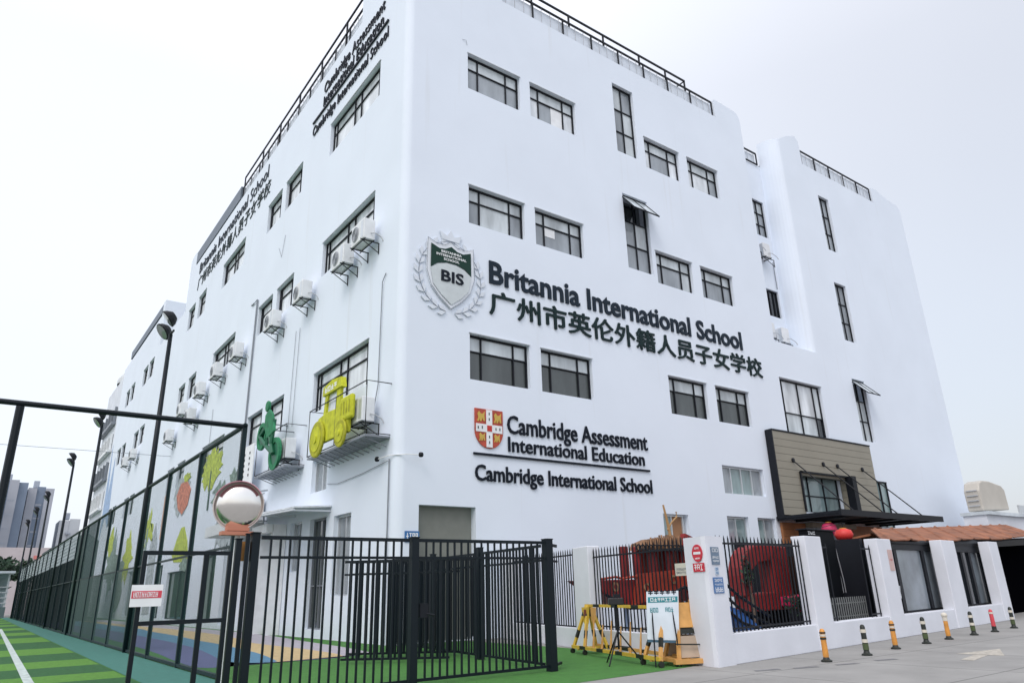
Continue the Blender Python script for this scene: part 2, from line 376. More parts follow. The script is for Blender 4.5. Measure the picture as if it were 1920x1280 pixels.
# recess
a, b, c, d = RECESS; RD = -1.3; RT = 27.7; UB = 26.95
rec_h = [(25.3, 26.65, 22.3, 24.9), (25.4, 26.7, 16.8, 18.6)]
FRr = Fr((CX, CY-RD), (1, 0), (0, -1))
grid_wall(mb, FRr, a, UB, c, RT, rec_h)
mb.quad(FR.p(a, c), FR.p(a, d), FR.p(a, d, RD), FR.p(a, c, RD))
side = [(UB+(b-UB)*(1-math.cos(i_*math.pi/16)), RD*(1-math.sin(i_*math.pi/16))) for i_ in range(9)]
for (x0_, d0_), (x1_, d1_) in zip(side, side[1:]):
    mb.quad(FR.p(x0_, c, d0_), FR.p(x1_, c, d1_), FR.p(x1_, 29.45, d1_), FR.p(x0_, 29.45, d0_))
vv = [mb.bm.verts.new(FR.p(x_, c, d_)) for x_, d_ in side + [(a, 0), (a, RD)]]; mb.bm.faces.new(vv)
vv = [mb.bm.verts.new(FR.p(x_, 29.45, d_)) for x_, d_ in side + [(b+1.5, 0), (b+1.5, RD)]]; mb.bm.faces.new(vv)
for (p, q, r_, t_) in rec_h:
    for P in (((p, r_), (p, t_)), ((p, t_), (q, t_)), ((q, t_), (q, r_)), ((q, r_), (p, r_))):
        mb.quad(FRr.p(*P[0]), FRr.p(*P[1]), FRr.p(*P[1], -.2), FRr.p(*P[0], -.2))
# ends
FE = Fr((CX+43.5, CY), (0, 1), (1, 0))
mb.quad(FE.p(0, 0), FE.p(30, 0), FE.p(30, ROOFZ), FE.p(0, ROOFZ))
for u_, z0_ in ((40.5, 24.9), (51.0, 24.9), (74.0, 0)):
    mb.quad(FL.p(u_, z0_), FL.p(u_, ROOFZ), FL.p(u_, ROOFZ, -14), FL.p(u_, z0_, -14))
w_ob = mb.build('wall', M_WALL, school, recalc=False)
# roof slabs
mb = MB()
mb.box(CX+23.45, CX+26.9, CY+1.35, CY+2.05, 27.35, 27.62); mb.box(CX+.4, CX+43.4, CY+2.1, CY+29, ROOFZ-.3, ROOFZ-.04); mb.box(CX+.4, CX+23.3, CY+.4, CY+2.1, ROOFZ-.3, ROOFZ-.04); mb.box(CX+27.7, CX+43.4, CY+.4, CY+2.1, ROOFZ-.3, ROOFZ-.04)
mb.box(CX+.4, CX+14, CY+29.01, CY+40.4, ROOFZ-.3, ROOFZ-.04); mb.box(CX+.4, CX+14, CY+40.6, CY+50.9, 24.6, 24.86); mb.box(CX+.4, CX+14, CY+51.1, CY+73.9, ROOFZ-.3, ROOFZ-.04)
mb.build('roof', M_GREY, school)
# parapet pieces, raised with rounded shoulders
def para(F, pts, th=.45):
    m = MB(); m.prism(F, pts, -th, 0); m.build('parapet', M_WALL, school)
def rnd(x, z, r, a0, a1, n=6): return [(x + r*math.cos(R(a0+(a1-a0)*i/n)), z + r*math.sin(R(a0+(a1-a0)*i/n))) for i in range(n+1)]
para(FR, [(20.9, ROOFZ), (23.4, ROOFZ)] + rnd(22.8, 29.05, .6, 0, 90) + [(21.1, 29.72), (20.9, 29.65)])
para(FR, [(27.65, ROOFZ), (30.0, ROOFZ), (30.0, 29.55)] + rnd(29.4, 29.9, .6, 0, 70) + [(28.6, 30.05), (27.65, 29.5)])
para(FR, [(39.3, ROOFZ), (43.5, ROOFZ)] + rnd(42.9, 28.75, .6, 0, 90) + [(41.8, 29.40), (40.0, 29.75), (39.3, 29.65)])
para(FR, [(RC, ROOFZ), (5.0, ROOFZ), (5.0, 31.5), (RC, 31.5)])
para(FL, [(RC, ROOFZ), (5.0, ROOFZ), (5.0, 31.5), (RC, 31.5)])
m = MB()
for p, q in zip(arc, arc[1:]): m.quad(p+Vector((0, 0, ROOFZ)), q+Vector((0, 0, ROOFZ)), q+Vector((0, 0, 31.5)), p+Vector((0, 0, 31.5)))
m.build('parapet', M_WALL, school, recalc=False)
para(FL, [(38.4, ROOFZ), (40.5, ROOFZ), (40.5, 29.3)] + rnd(40.0, 29.3, .5, 0, 90) + [(38.9, 29.85), (38.4, 29.6)])
para(FL, [(51, ROOFZ), (52.2, ROOFZ), (52.2, 29.8), (51, 29.7)], 6)
M_SOL = mat('dark_parapet_band', (.13, .16, .20), .5, .2)
# railings: mesh panels behind rails
def railing(F, x0, x1, z0, z1, dz=-.15, step=1.9, panel=M_PANELG, par=school, lean=0):
    m = MB(); m.fbox(F, x0, x1, z1-.05, z1+.04, dz-.04, dz+.04); m.fbox(F, x0, x1, z0+.02, z0+.09, dz-.04, dz+.04)
    n = max(1, int(round((x1-x0)/step)))
    for i in range(n+1):
        x = x0+(x1-x0)*i/n; m.fbox(F, x-.035, x+.035, z0, z1, dz-.035, dz+.035)
    rr = m.build('railing', M_BLACK, par)
    m = MB()
    nb = int((x1-x0)/.55)
    for i in range(nb):
        x = x0+(i+.5)*(x1-x0)/nb; m.fbox(F, x-.012, x+.012, z0+.09, z1-.05, dz-.012, dz+.012)
    m.build('balusters', M_ACG, rr)
    m = MB(); m.fbox(F, x0+.05, x1-.05, z0+.12, z1-.1, dz-.12, dz-.10); m.build('panel', panel, rr)
railing(FR, 5.02, 20.85, ROOFZ, 29.52); railing(FR, 30.05, 39.25, ROOFZ, 29.6)
railing(Fr((CX, CY+1.3), (1, 0), (0, -1)), 23.45, 26.6, 27.7, 28.6, .05)
railing(FL, 5.02, 25.6, ROOFZ+.2, 29.55)
m = MB(); m.fbox(FL, 25.62, 38.35, ROOFZ+.15, 29.6, -.35, .02); m.build('parapet_band', M_SOL, school)
m = MB(); m.fbox(FL, 52.25, 70, ROOFZ+.3, 29.6, -.35, .02); m.build('parapet_band', M_SOL, school)
m = MB()       # taller safety rail
pr = [(6, 30.4), (18.9, 30.4)]
m.fbox(FR, .4, 18.95, 30.38, 30.48, -.5, -.42)
for x in (7.2, 9.7, 12.2, 15.0, 17.2, 18.9): m.fbox(FR, x-.04, x+.04, ROOFZ, 30.38, -.5, -.42)
m.tube([FR.p(18.9, 30.4, -.46), FR.p(18.9, 30.4, -2.5)], .04, 6)
m.fbox(FL, 5, 25.7, 30.38, 30.48, -.25, -.17)
for x in (7.5, 11, 14.5, 18, 21.5, 25.66): m.fbox(FL, x-.04, x+.04, ROOFZ, 30.38, -.25, -.17)
m.build('safety_rail', M_BLACK, school)

# windows
def window(F, a, b, c, d, s, par=school):
    D = -DEPTH; t = .055
    def bar(mb_, x0, x1, z0, z1, d0=None, d1=None): mb_.fbox(F, x0, x1, z0, z1, D+.0 if d0 is None else d0, D+.09 if d1 is None else d1)
    frm = M_BLACK
    if s.startswith('alu'): frm = M_ALU
    if s in ('lgrey', 'ldoor', 'brown'): frm = M_ALU if s != 'ldoor' else M_GREY
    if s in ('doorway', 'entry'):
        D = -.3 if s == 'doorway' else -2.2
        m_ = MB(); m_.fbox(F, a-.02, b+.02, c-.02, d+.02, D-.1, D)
        o = m_.build('doorway', mat('shaded_hall', (.20, .21, .19), .8) if s == 'doorway' else mat('entry_hall', (.03, .03, .035), .6), par)  # flat back panels, darkness of the unlit hall put into their colour
        if s == 'doorway':
            m_ = MB()
            for i in range(12): m_.fbox(F, a+.1+i*.19, a+.13+i*.19, .1, 2.6, -.14, -.11)
            m_.fbox(F, a, b, 2.55, 2.62, -.15, -.10)
            m_.build('grille', M_BLACK, o)
        return
    vs, hs, tall = [], [], False
    z_tr = d - (d-c)*.38
    if s in ('mid', 'mid2', 'dark'): vs = [.22, .76]; hs = [.36]
    elif s.endswith('s') and s[:3] in ('mid', 'dar'): vs = [.2, .73]; hs = [.36]
    elif s == 'wide': vs = [.08, .42, .55, .93]; hs = [.34]
    elif s == 'nar': vs = [.28, .9]; hs = [.34]
    elif s.startswith('tall'): vs = [.5]; hs = [.345, .67]
    elif s == 'tdark': vs = [.35, .7]
    elif s == 'big': vs = [.10, .47, .84]; hs = [.60]
    elif s == 'alu4': vs = [.25, .5, .75]
    elif s == 'alu2': vs = [.5]
    elif s == 'brown': vs = [.42, .87]
    elif s == 'portal': vs = [.33, .67]; hs = [.55]
    elif s in ('lgrey', 'lol'): vs = [.5]
    elif s == 'ldoor': vs = [.45]; hs = [.62]
    m_ = MB(); W_, H_ = b-a, d-c
    bar(m_, a, b, d-t*1.5, d); bar(m_, a, b, c, c+t)
    bar(m_, a, a+t, c+t, d-t*1.5); bar(m_, b-t*1.3, b, c+t, d-t*1.5)
    xs_ = [a+t] + [a+W_*v for v in vs] + [b-t*1.3]; zs_ = [d-t*1.5] + [d-H_*h for h in hs] + [c+t]
    for v in vs: bar(m_, a+W_*v-t*.5, a+W_*v+t*.5, c+t, d-t*1.5, D, D+.088)
    for h in hs: bar(m_, a+t, b-t*1.3, d-H_*h-t*.45, d-H_*h+t*.45, D, D+.085)
    fr = m_.build('window', frm, par)
    if s in ('mid', 'mid2', 'dark', 'mids', 'mid2s', 'darks', 'wide', 'nar', 'big'):
        m_ = MB(); m_.fbox(F, a-.04, b+.04, d+.002, d+.045, -.02, .05); m_.build('drip_edge', M_ALU, fr)
    rnd_ = random.Random(int(a*100+c*10))
    for i in range(len(xs_)-1):
        for j in range(len(zs_)-1):
            if s in ('mid', 'mids'): g = G_LIGHT if j == 0 else rnd_.choice([G_MID, G_MID, G_MID, G_PALE])
            elif s in ('mid2', 'mid2s'): g = G_LIGHT if j == 0 else rnd_.choice([G_MID, G_MID, G_LIGHT])
            elif s in ('dark', 'darks'): g = G_LIGHT if j == 0 else G_DARK
            elif s in ('wide', 'nar'): g = G_PALE if (i+j) % 3 else G_LIGHT
            elif s == 'big': g = (G_BLK if (i == 3 and j == 1) else G_PALE if j == 0 and i < 3 else G_LIGHT)
            elif s.startswith('tall'): g = rnd_.choice([G_MID, G_LIGHT, G_MID])
            elif s == 'tdark': g = G_BLK
            elif s == 'brown': g = (G_TEAL, mat('brown_door', (.30, .15, .07), .6), G_PALE)[i]
            elif s == 'portal': g = G_TEAL
            elif s.startswith('alu'): g = rnd_.choice([G_MID, G_TEAL, G_MID])
            elif s == 'ldoor': g = G_DARK
            elif s == 'lol': g = glass('glass_olive', (.045, .075, .050))
            else: g = G_MID
            if s == 'mid' and a > 6 and a < 7 and i == 1 and j == 1: g = G_MID
            m_ = MB(); dd = D+.02+rnd_.random()*.004
            if s.startswith('tall_open') and j == 0: continue
            m_.quad(F.p(xs_[i], zs_[j+1], dd), F.p(xs_[i+1], zs_[j+1], dd), F.p(xs_[i+1], zs_[j], dd), F.p(xs_[i], zs_[j], dd))
            m_.build('pane', g, fr, recalc=False)
    # curtain / blind hanging behind some panes, half drawn
    if s in ('mid', 'mid2') and F is FR and (c > 20 and a > 6 or c < 20 and c > 12 and a > 6):
        m_ = MB(); m_.fbox(F, a+W_*(.5 if c > 20 else .22), a+W_*(.745 if c > 20 else .45), c+.08 if c > 20 else c+H_*.38, d-H_*.38, D+.03, D+.04)
        m_.build('blind', M_WHITE, fr)
    if s.startswith('tall_open'):
        # dark gap plus tilted sash
        m_ = MB(); m_.fbox(F, a+t, b-t, d-H_*.345+.02, d-.08, D-.3, D-.28); m_.build('dark_gap', G_BLK if s == 'tall_open' else G_DARK, fr)
        top = F.p((a+b)/2, d-.03, D+.1); z1 = d-H_*.345
        out_ = .9 if s == 'tall_open' else 1.0
        h0, h1 = d-.04, z1+.25
        m_ = MB()
        for xx in (a, (a+b)/2, b): m_.tube([F.p(xx, h0, D+.1), F.p(xx, h1, D+.1+out_)], .035, 4)
        m_.tube([F.p(a, h0, D+.1), F.p(b, h0, D+.1)], .035, 4); m_.tube([F.p(a, h1, D+.1+out_), F.p(b, h1, D+.1+out_)], .035, 4)
        m_.build('sash', M_BLACK, fr)
        m_ = MB(); m_.quad(F.p(a, h0, D+.1), F.p(b, h0, D+.1), F.p(b, h1, D+.1+out_), F.p(a, h1, D+.1+out_)); m_.build('pane', G_LIGHT, fr, recalc=False)
for h in WR: window(FR, *h)
for h in WL: window(FL, *h)
for i, (a, b, c, d) in enumerate(rec_h): window(Fr((CX, CY-RD-.06), (1, 0), (0, -1)), a, b, c, d, 'tall' if i == 0 else 'tdark')
# corner pipes and cables on the facades
for nm, P_, r_, n_ in (('downpipe', [FL.p(19.6, 18.2, .05), FL.p(18.35, 18.15, .08), FL.p(18.35, .1, .08)], .05, 6),
    ('cable', [FL.p(1.2, 13.2, .04), FL.p(1.45, 12.9, .06), FL.p(1.5, 8.8, .06), FL.p(1.7, 7.9, .1)], .02, 5),
    ('conduit', [FL.p(.42, 5.9, .05), FL.p(.42, 0, .05)], .022, 6),
    ('cable', [FL.p(.5, 5.85, .05), FL.p(2.5, 5.7, .05), FL.p(4.8, 5.62, .05), FL.p(5.9, 5.75, .05)], .012, 5),
    ('cable', [FL.p(11.1, 13.9, .05), FL.p(11.2, 9.0, .05)], .012, 5), ('cable', [FL.p(10.55, 13.9, .05), FL.p(10.65, 9.0, .05)], .012, 5),
    ('cable', [FR.p(2.7, 24.9, .03), FR.p(2.9, 24.95, .03), FR.p(2.95, 24.7, .03)], .008, 4),
    ('cable', [FL.p(26.3, 13.2, .05), FL.p(26.3, 9.4, .05)], .015, 4), ('cable', [FL.p(15.2, 20.2, .04), FL.p(14.6, 19.4, .04), FL.p(14.2, 20.6, .04)], .012, 4),
    ('conduit', [FR.p(26.6, 20.6, -1.25), FR.p(26.6, 18.75, -1.25)], .025, 5)):
    m = MB(); m.tube(P_, r_, n_); m.build(nm, M_GREY, school)

# far stair wing at the end of the left facade
wing = thing('stair_wing', 'pale curved stair wing with open landings at far end of the school facade', 'building', (CX, CY+74, 0))
m = MB()
prof = [(0, -14), (0, -.3), (.6, 0), (12, 0), (15.5, -.6), (18, -2.2), (19, -5), (19, -14)]
for (x0, d0), (x1, d1) in zip(prof, prof[1:]):
    m.quad(FL.p(74.01+x0, 0, d0), FL.p(74.01+x1, 0, d1), FL.p(74.01+x1, 27.6, d1), FL.p(74.01+x0, 27.6, d0))
v = [m.bm.verts.new(FL.p(74.01+x, 27.6, d)) for x, d in prof]; m.bm.faces.new(v)
m.build('wall', mat('wing_plaster', (.66, .70, .76), .8, 0, .08, .8), wing, recalc=False)
for k, z in enumerate((24, 20.6, 17.2, 13.8, 10.4, 7)):
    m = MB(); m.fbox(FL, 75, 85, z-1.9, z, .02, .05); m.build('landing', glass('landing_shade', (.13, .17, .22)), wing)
    m = MB(); m.fbox(FL, 74.6, 85.4, z-2.25, z-1.95, .05, .5)
    for x in (75, 77.5, 80, 82.5, 85): m.fbox(FL, x-.09, x+.09, z-1.95, z, .06, .3)
    m.build('landing_rail', M_WHITE if k % 2 else M_GREY, wing)
m = MB(); m.lathe(FL.p(78, 27.6, -3), [(3.2, 0), (3.2, .6), (2.6, 1.5), (1.4, 2.2), (0, 2.5)], 20); m.build('roof_cap', mat('wing_cap', (.55, .58, .6), .7), wing, smooth=True)
m = MB(); m.prism(FL, [(70.5, 28.42), (74, 28.42), (74, 30.3), (72.4, 31.2), (71.2, 32.6), (70.9, 30.6), (70.5, 30.2)], -2.2, -1.9)
m.build('yellow_roof_emblem', mat('pale_yellow', (.62, .62, .30), .6), wing, label='pale yellow shape standing on the roof edge')

# ------------------------------------------------------------------ facade signs
s1 = thing('school_name_sign', 'raised dark English and Chinese school name letters on the right facade', 'sign', FR.p(4, 12, 0))
text(FR, 'Britannia International School', 3.94, 20.3, 13.30, 14.30, M_SIGN, s1, 'english_lettering', offset=.022)
text(FR, '广州市英伦外籍人员子女学校', 3.94, 21.75, 11.93, 12.98, M_SIGN2, s1, 'chinese_lettering', offset=0, box=True, bold=.022)
s2 = thing('assessment_sign', 'black raised lettering with a heraldic shield between the first floor and ground floor', 'sign', FR.p(3.1, 5.4, 0))
text(FR, 'Cambridge Assessment', 4.66, 12.3, 7.20, 7.92, M_SIGNB, s2, offset=.012)
text(FR, 'International Education', 4.68, 12.02, 6.50, 7.08, M_SIGNB, s2, offset=.012)
text(FR, 'Cambridge International School', 3.17, 12.35, 5.33, 5.92, M_SIGNB, s2, offset=.014)
m = MB(); m.fbox(FR, 3.1, 12.3, 6.25, 6.33, .02, .07); m.build('rule', M_SIGNB, s2)
# arms: red field, white cross, gold charges
def shield_pts(x0, x1, z0, z1, cut=.45, n=8):
    cx_ = (x0+x1)/2; hw = (x1-x0)/2; zc = z0+(z1-z0)*cut
    pts = [(x0, z1), (x0, zc)]
    for i in range(1, n+1):
        t = i/n*math.pi/2; pts.append((cx_-hw*math.cos(t), zc-(zc-z0)*math.sin(t)))
    for i in range(n-1, -1, -1):
        t = i/n*math.pi/2; pts.append((cx_+hw*math.cos(t), zc-(zc-z0)*math.sin(t)))
    pts += [(x1, z1)]
    return pts[::-1]
m = MB(); m.prism(FR, shield_pts(3.17, 4.44, 6.52, 8.0), .01, .05); arms = m.build('arms_shield', mat('arms_red', (.42, .06, .03), .5, 0, .3, 3), s2)
m = MB(); m.fbox(FR, 3.67, 3.94, 6.56, 7.98, .052, .07); m.fbox(FR, 3.21, 4.40, 7.12, 7.42, .0525, .066); m.build('arms_cross', M_WHITE, arms)
m = MB(); m.fbox(FR, 3.70, 3.91, 7.16, 7.38, .072, .085); m.build('arms_book', mat('book_red', (.5, .03, .02), .5), arms)
m = MB()
for cx_, cz_, sw in ((3.43, 7.70, .19), (4.18, 7.70, .19), (3.47, 6.93, .15), (4.14, 6.93, .15)):   # walking lions, simplified
    P = [(-.9, -.9), (-.6, -.3), (-.8, .5), (-.4, .95), (0, .5), (.5, .55), (.95, 1), (.8, .2), (.95, -.8), (.6, -.8), (.4, -.2), (.1, -.9), (-.2, -.9), (-.25, -.3), (-.55, -.95)]
    m.prism(FR, [(cx_+x*sw, cz_+z*sw*1.1) for x, z in P][::-1], .052, .068)
m.build('arms_lions', mat('arms_gold', (.58, .40, .08), .45, .2), arms)
m = MB()
for (x, z) in ((3.3, 7.27), (3.48, 7.29), (4.1, 7.27), (4.28, 7.28), (3.8, 7.62), (3.8, 7.83), (3.8, 6.95), (3.8, 6.74)): m.fbox(FR, x-.02, x+.02, z-.05, z+.05, .072, .078)
m.build('arms_ermine', M_SIGNB, arms)
# school crest with wreath
cr = thing('school_crest', 'white and dark green shield crest with laurel wreath left of the school name', 'emblem', FR.p(2.1, 12, 0))
def crest(F, cx_, z0, sc, par):
    def T(pts): return [(cx_+x*sc, z0+z*sc) for x, z in pts]
    outer = [(-.95, 1.33), (-.55, 1.16), (-.25, 1.2), (0, 1.36), (.25, 1.2), (.55, 1.16), (.95, 1.33), (.98, .1), (.8, -.45), (.45, -.85), (0, -1.2), (-.45, -.85), (-.8, -.45), (-.98, .1)]
    m_ = MB(); m_.prism(F, T(outer[::-1]), .02, .075); b_ = m_.build('shield', mat('crest_white', (.74, .78, .84), .5), par, bevel=.01)
    ring = MB()
    pts3 = [F.p(*q, .10) for q in T(outer)]; ring.tube(pts3+[pts3[0]], .009, 5); ring.build('shield_outline', M_GREY, b_)
    g = [(-.82, 1.12), (-.5, 1.0), (-.25, 1.03), (0, 1.17), (.25, 1.03), (.5, 1.0), (.82, 1.12), (.83, .2), (.55, .42), (.2, .52), (-.2, .52), (-.55, .42), (-.83, .2)]
    m_ = MB(); m_.prism(F, T(g[::-1]), .102, .125); gp = m_.build('green_field', mat('crest_green', (.006, .035, .025), .5, spec=.25), b_)
    lowf = [(-.83, .18), (-.55, .38), (-.2, .48), (.2, .48), (.55, .38), (.83, .18), (.72, -.4), (.4, -.75), (0, -1.05), (-.4, -.75), (-.72, -.4)]
    m_ = MB(); m_.prism(F, T(lowf[::-1]), .102, .120); m_.build('silver_field', mat('crest_silver', (.55, .60, .62), .4), b_)
    for w_, za, zb, hw in (('BRITANNIA', .86, .95, .42), ('INTERNATIONAL', .72, .81, .62), ('SCHOOL', .58, .67, .32)):
        text(F, w_, cx_-hw*sc, cx_+hw*sc, z0+za*sc, z0+zb*sc, M_WHITE, gp, 'crest_lettering', .126, .14, .02)
    text(F, 'BIS', cx_-.42*sc, cx_+.5*sc, z0-.22*sc, z0+.2*sc, M_SIGNB, b_, 'crest_initials', .121, .15, .02)
    M_LAU = mat('laurel', (.66, .71, .78), .6); lv = MB(); ol = MB()
    for sgn in (-1, 1):
        prev = None
        for i in range(11):
            t = R(-82 + i*15.4)     # along the circle from bottom upwards
            cxx, czz = sgn*(1.28*math.cos(t)), 1.42*math.sin(t)*.95
            tx, tz = -sgn*1.28*math.sin(t), 1.35*math.cos(t); L_ = math.hypot(tx, tz); tx, tz = tx/L_, tz/L_
            for off in (-.11, .11):
                nx, nz = -tz*off, tx*off
                P = [(cxx, czz), (cxx+tx*.14+nx*1.6, czz+tz*.14+nz*1.6), (cxx+tx*.34+nx*1.5, czz+tz*.34+nz*1.5), (cxx+tx*.22+nx*.2, czz+tz*.22+nz*.2)]
                lv.prism(F, T(P), .02, .06)
            q = F.p(*T([(cxx, czz)])[0], .06)
            if prev is not None: ol.tube([prev, q], .012, 4)
            prev = q
        if sgn: pass
    lv.build('laurel_leaves', M_LAU, par); ol.build('laurel_stem', M_GREY, par)
    m_ = MB(); m_.prism(F, T([(-.35, 1.42), (.35, 1.42), (.45, 1.72), (.15, 1.6), (0, 1.86), (-.15, 1.6), (-.45, 1.72)]), .02, .08); m_.build('crown', M_LAU, par)
crest(FR, 2.1, 13.05, 1.1, cr)
# left facade copies of the lettering
s3 = thing('assessment_sign', 'black lettering with rule high on the left facade beside the roof corner', 'sign', FL.p(11, 25, 0))
text(FLt, 'Cambridge Assessment', -9.6, -2.3, 27.05, 27.75, M_SIGNB, s3, d1=.06, offset=.0)
text(FLt, 'International Education', -9.6, -2.4, 26.25, 26.9, M_SIGNB, s3, d1=.06, offset=.0)
m = MB(); m.fbox(FL, 1.85, 11.0, 25.95, 26.05, .02, .09); m.build('rule', M_SIGNB, s3)
text(FLt, 'Cambridge International School', -10.95, -1.85, 25.1, 25.72, M_SIGNB, s3, d1=.06, offset=.0)
s4 = thing('school_name_sign', 'small grey school name letters under the roof at the far part of the left facade', 'sign', FL.p(36, 25.5, 0))
text(FLt, 'Britannia International School', -36.5, -18.9, 26.85, 27.85, M_SIGN, s4, 'english_lettering', d1=.05, offset=-.006)
text(FLt, '广州市英伦外籍人员子女学校', -36.5, -18.2, 25.35, 26.5, M_SIGN2, s4, 'chinese_lettering', d1=.05, box=True, offset=-.008)

# ------------------------------------------------------------------ air conditioners
def make_ac(label, group='air conditioner units hung on the school facades'):
    t = thing('air_conditioner', label, 'air conditioner', (0, 0, 0), group)
    F = Fr((0, 0), (1, 0), (0, -1))
    m_ = MB(); m_.fbox(F, -.72, .72, 0, 1.05, .28, .86); b_ = m_.build('body', M_ACW, t, bevel=.04)
    m_ = MB(); m_.lathe(F.p(-.22, .52, .865), [(.38, 0), (.38, .02), (.34, .03), (0, .03)], 20, F.n); m_.build('fan_grille', M_ACG, b_)
    m_ = MB()
    for i in range(5): m_.lathe(F.p(-.22, .52, .90), [(.07*i+.05, 0), (.07*i+.065, 0), (.07*i+.065, .01), (.07*i+.05, .01), (.07*i+.05, 0)], 20, F.n)
    m_.build('fan_guard', M_GREY, b_)
    m_ = MB(); m_.fbox(F, .38, .66, .1, .95, .862, .868); m_.build('service_panel', M_ALU, b_)
    m_ = MB()
    for x in (-.6, .6):
        m_.tube([F.p(x, -.05, 0), F.p(x, -.05, .95)], .03, 4); m_.tube([F.p(x, -.55, 0), F.p(x, -.05, .9)], .022, 4); m_.tube([F.p(x, -.05, .03), F.p(x, -.6, .03)], .025, 4)
    for d_ in (.35, .8): m_.tube([F.p(-.8, -.05, d_), F.p(.8, -.05, d_)], .025, 4)
    m_.build('bracket', M_BLACK, t)
    m_ = MB(); m_.tube([F.p(.74, .3, .5), F.p(.95, .25, .4), F.p(1.0, .1, .1), F.p(1.05, -.1, .0)], .03, 5); m_.build('hose', M_ACG, t)
    return t
ac0 = make_ac('right one of the two air conditioners under the corner classroom window of the left facade')
acs = [('L', 2.5, 14.85, None), ('L', 4.5, 14.6, 'left one of the two air conditioners under the corner classroom window of the left facade'),
       ('L', 9.3, 14.75, 'lone air conditioner between the corner window and the next narrow window on the left facade'),
       ('L', 13.6, 14.7, 'air conditioner hung under the narrow pair of windows nearest the corner on the left facade'),
       ('L', 20.2, 14.9, 'air conditioner just left of the long dark downpipe on the left facade'),
       ('L', 24.6, 14.85, 'air conditioner covering the lower part of the far wide window on the left facade'),
       ('L', 28.8, 14.6, 'upper air conditioner of the stacked pair left of the far wide window'),
       ('L', 30.8, 13.2, 'lower air conditioner of the stacked pair left of the far wide window'),
       ('L', 33.9, 14.3, 'air conditioner under the farthest narrow windows just right of the tall lamp pole'),
       ('L', 37.6, 13.0, 'small looking air conditioner low under the last windows beside the lamp pole'),
       ('L', 54.2, 14.3, 'air conditioner on the far wing under its right narrow window'),
       ('L', 58.4, 14.2, 'air conditioner on the far wing under its left narrow window'),
       ('L', 1.9, 7.35, 'large air conditioner in a wire cage beside the yellow tractor'),
       ('L', 9.9, 7.3, 'air conditioner in a wire cage behind the green bicycle figure'),
       ('R', 24.95, 20.75, 'upper left air conditioner below the upper recess window of the right facade', 1.3), ('R', 26.15, 20.5, 'upper right air conditioner below the upper recess window of the right facade', 1.3),
       ('R', 25.3, 15.1, 'left air conditioner standing on the ledge of the recess in the right facade', 1.3), ('R', 26.7, 15.0, 'right air conditioner standing on the ledge of the recess in the right facade', 1.3)]
for rec in acs:
    side, u, z, lab = rec[:4]
    o = ac0 if lab is None else copy_tree(ac0)
    if side == 'L': o.location = FL.p(u, z, 0); o.rotation_euler = (0, 0, R(-90))
    else: o.location = FR.p(u, z, -rec[4]+.0)
    if lab: o['label'] = lab
    if side == 'L': o.scale = (.84, .86, .86)
    if side == 'R': o.scale = (.7, 1.25, .88)
# wire cages
def cage(label, u0, u1, z0, z1, dep):
    t = thing('wire_cage', label, 'cage', FL.p((u0+u1)/2, z0, 0), 'wire cages on the left facade')
    m_ = MB()
    for u in (u0, u1):
        m_.tube([FL.p(u, z0, 0), FL.p(u, z0, dep), FL.p(u, z1, dep), FL.p(u, z1, 0)], .022, 4)
    for z in (z0, z1): m_.tube([FL.p(u0, z, dep), FL.p(u1, z, dep)], .022, 4)
    m_.tube([FL.p((u0+u1)/2, z0, dep), FL.p((u0+u1)/2, z1, dep)], .018, 4)
    m_.build('frame', M_BLACK, t)
    m_ = MB(); m_.fbox(FL, u0, u1, z0-.12, z0-.05, 0, dep)
    for i in range(int((u1-u0)/.45)): m_.tube([FL.p(u0+.2+i*.45, z0-.12, dep-.1), FL.p(u0+.2+i*.45, z0-.38, .05)], .02, 4)
    m_.build('shelf', M_GREY, t)
cage('thin black wire cage around the air conditioner beside the yellow tractor', .5, 5.9, 6.75, 8.6, .95)
cage('thin black wire cage behind the green bicycle figure', 8.8, 12.9, 6.95, 8.7, .9)

# ------------------------------------------------------------------ painted cut-out figures on the left facade
M_YEL = mat('lime_yellow_paint', (.50, .52, .02), .75, 0, .22, 4); M_YELD = mat('olive_yellow_paint', (.38, .38, .02), .8, 0, .25, 4)
M_GRN = mat('toy_green_paint', (.02, .19, .085), .75, 0, .25, 4); M_GRND = mat('deep_green_paint', (.01, .12, .06), .5)
def disc(F, x, z, r, d0, d1, mb_, n=24, rin=0):
    pts = [(x+r*math.cos(2*math.pi*i/n), z+r*math.sin(2*math.pi*i/n)) for i in range(n)]
    if not rin: mb_.prism(F, pts, d0, d1)
    else:
        for i in range(n):
            a0, a1 = 2*math.pi*i/n, 2*math.pi*(i+1)/n
            mb_.prism(F, [(x+rin*math.cos(a0), z+rin*math.sin(a0)), (x+r*math.cos(a0), z+r*math.sin(a0)), (x+r*math.cos(a1), z+r*math.sin(a1)), (x+rin*math.cos(a1), z+rin*math.sin(a1))], d0, d1)
    return mb_
D0 = .82
tr = thing('tractor_figure', 'lime yellow tractor cut-out mounted on the wall above a small window', 'wall figure', FL.p(3, 6.8, D0))
m = MB(); m.prism(FL, [(2.0, 7.05), (5.1, 7.05), (5.35, 7.6), (4.9, 8.1), (4.1, 8.2), (2.9, 8.15), (2.0, 8.05)], D0, D0+.14); m.build('body', M_YEL, tr, bevel=.03)
m = MB()
m.prism(FL, [(4.2, 8.1), (4.45, 8.1), (4.3, 8.95), (4.05, 8.95)], D0+.01, D0+.13); m.prism(FL, [(2.85, 8.1), (3.2, 8.1), (3.2, 8.95), (2.85, 8.95)], D0+.01, D0+.13)
m.prism(FL, [(2.65, 8.9), (4.5, 8.9), (4.45, 9.25), (3.6, 9.38), (2.75, 9.3)], D0-.03, D0+.18); m.build('cab', M_YEL, tr)
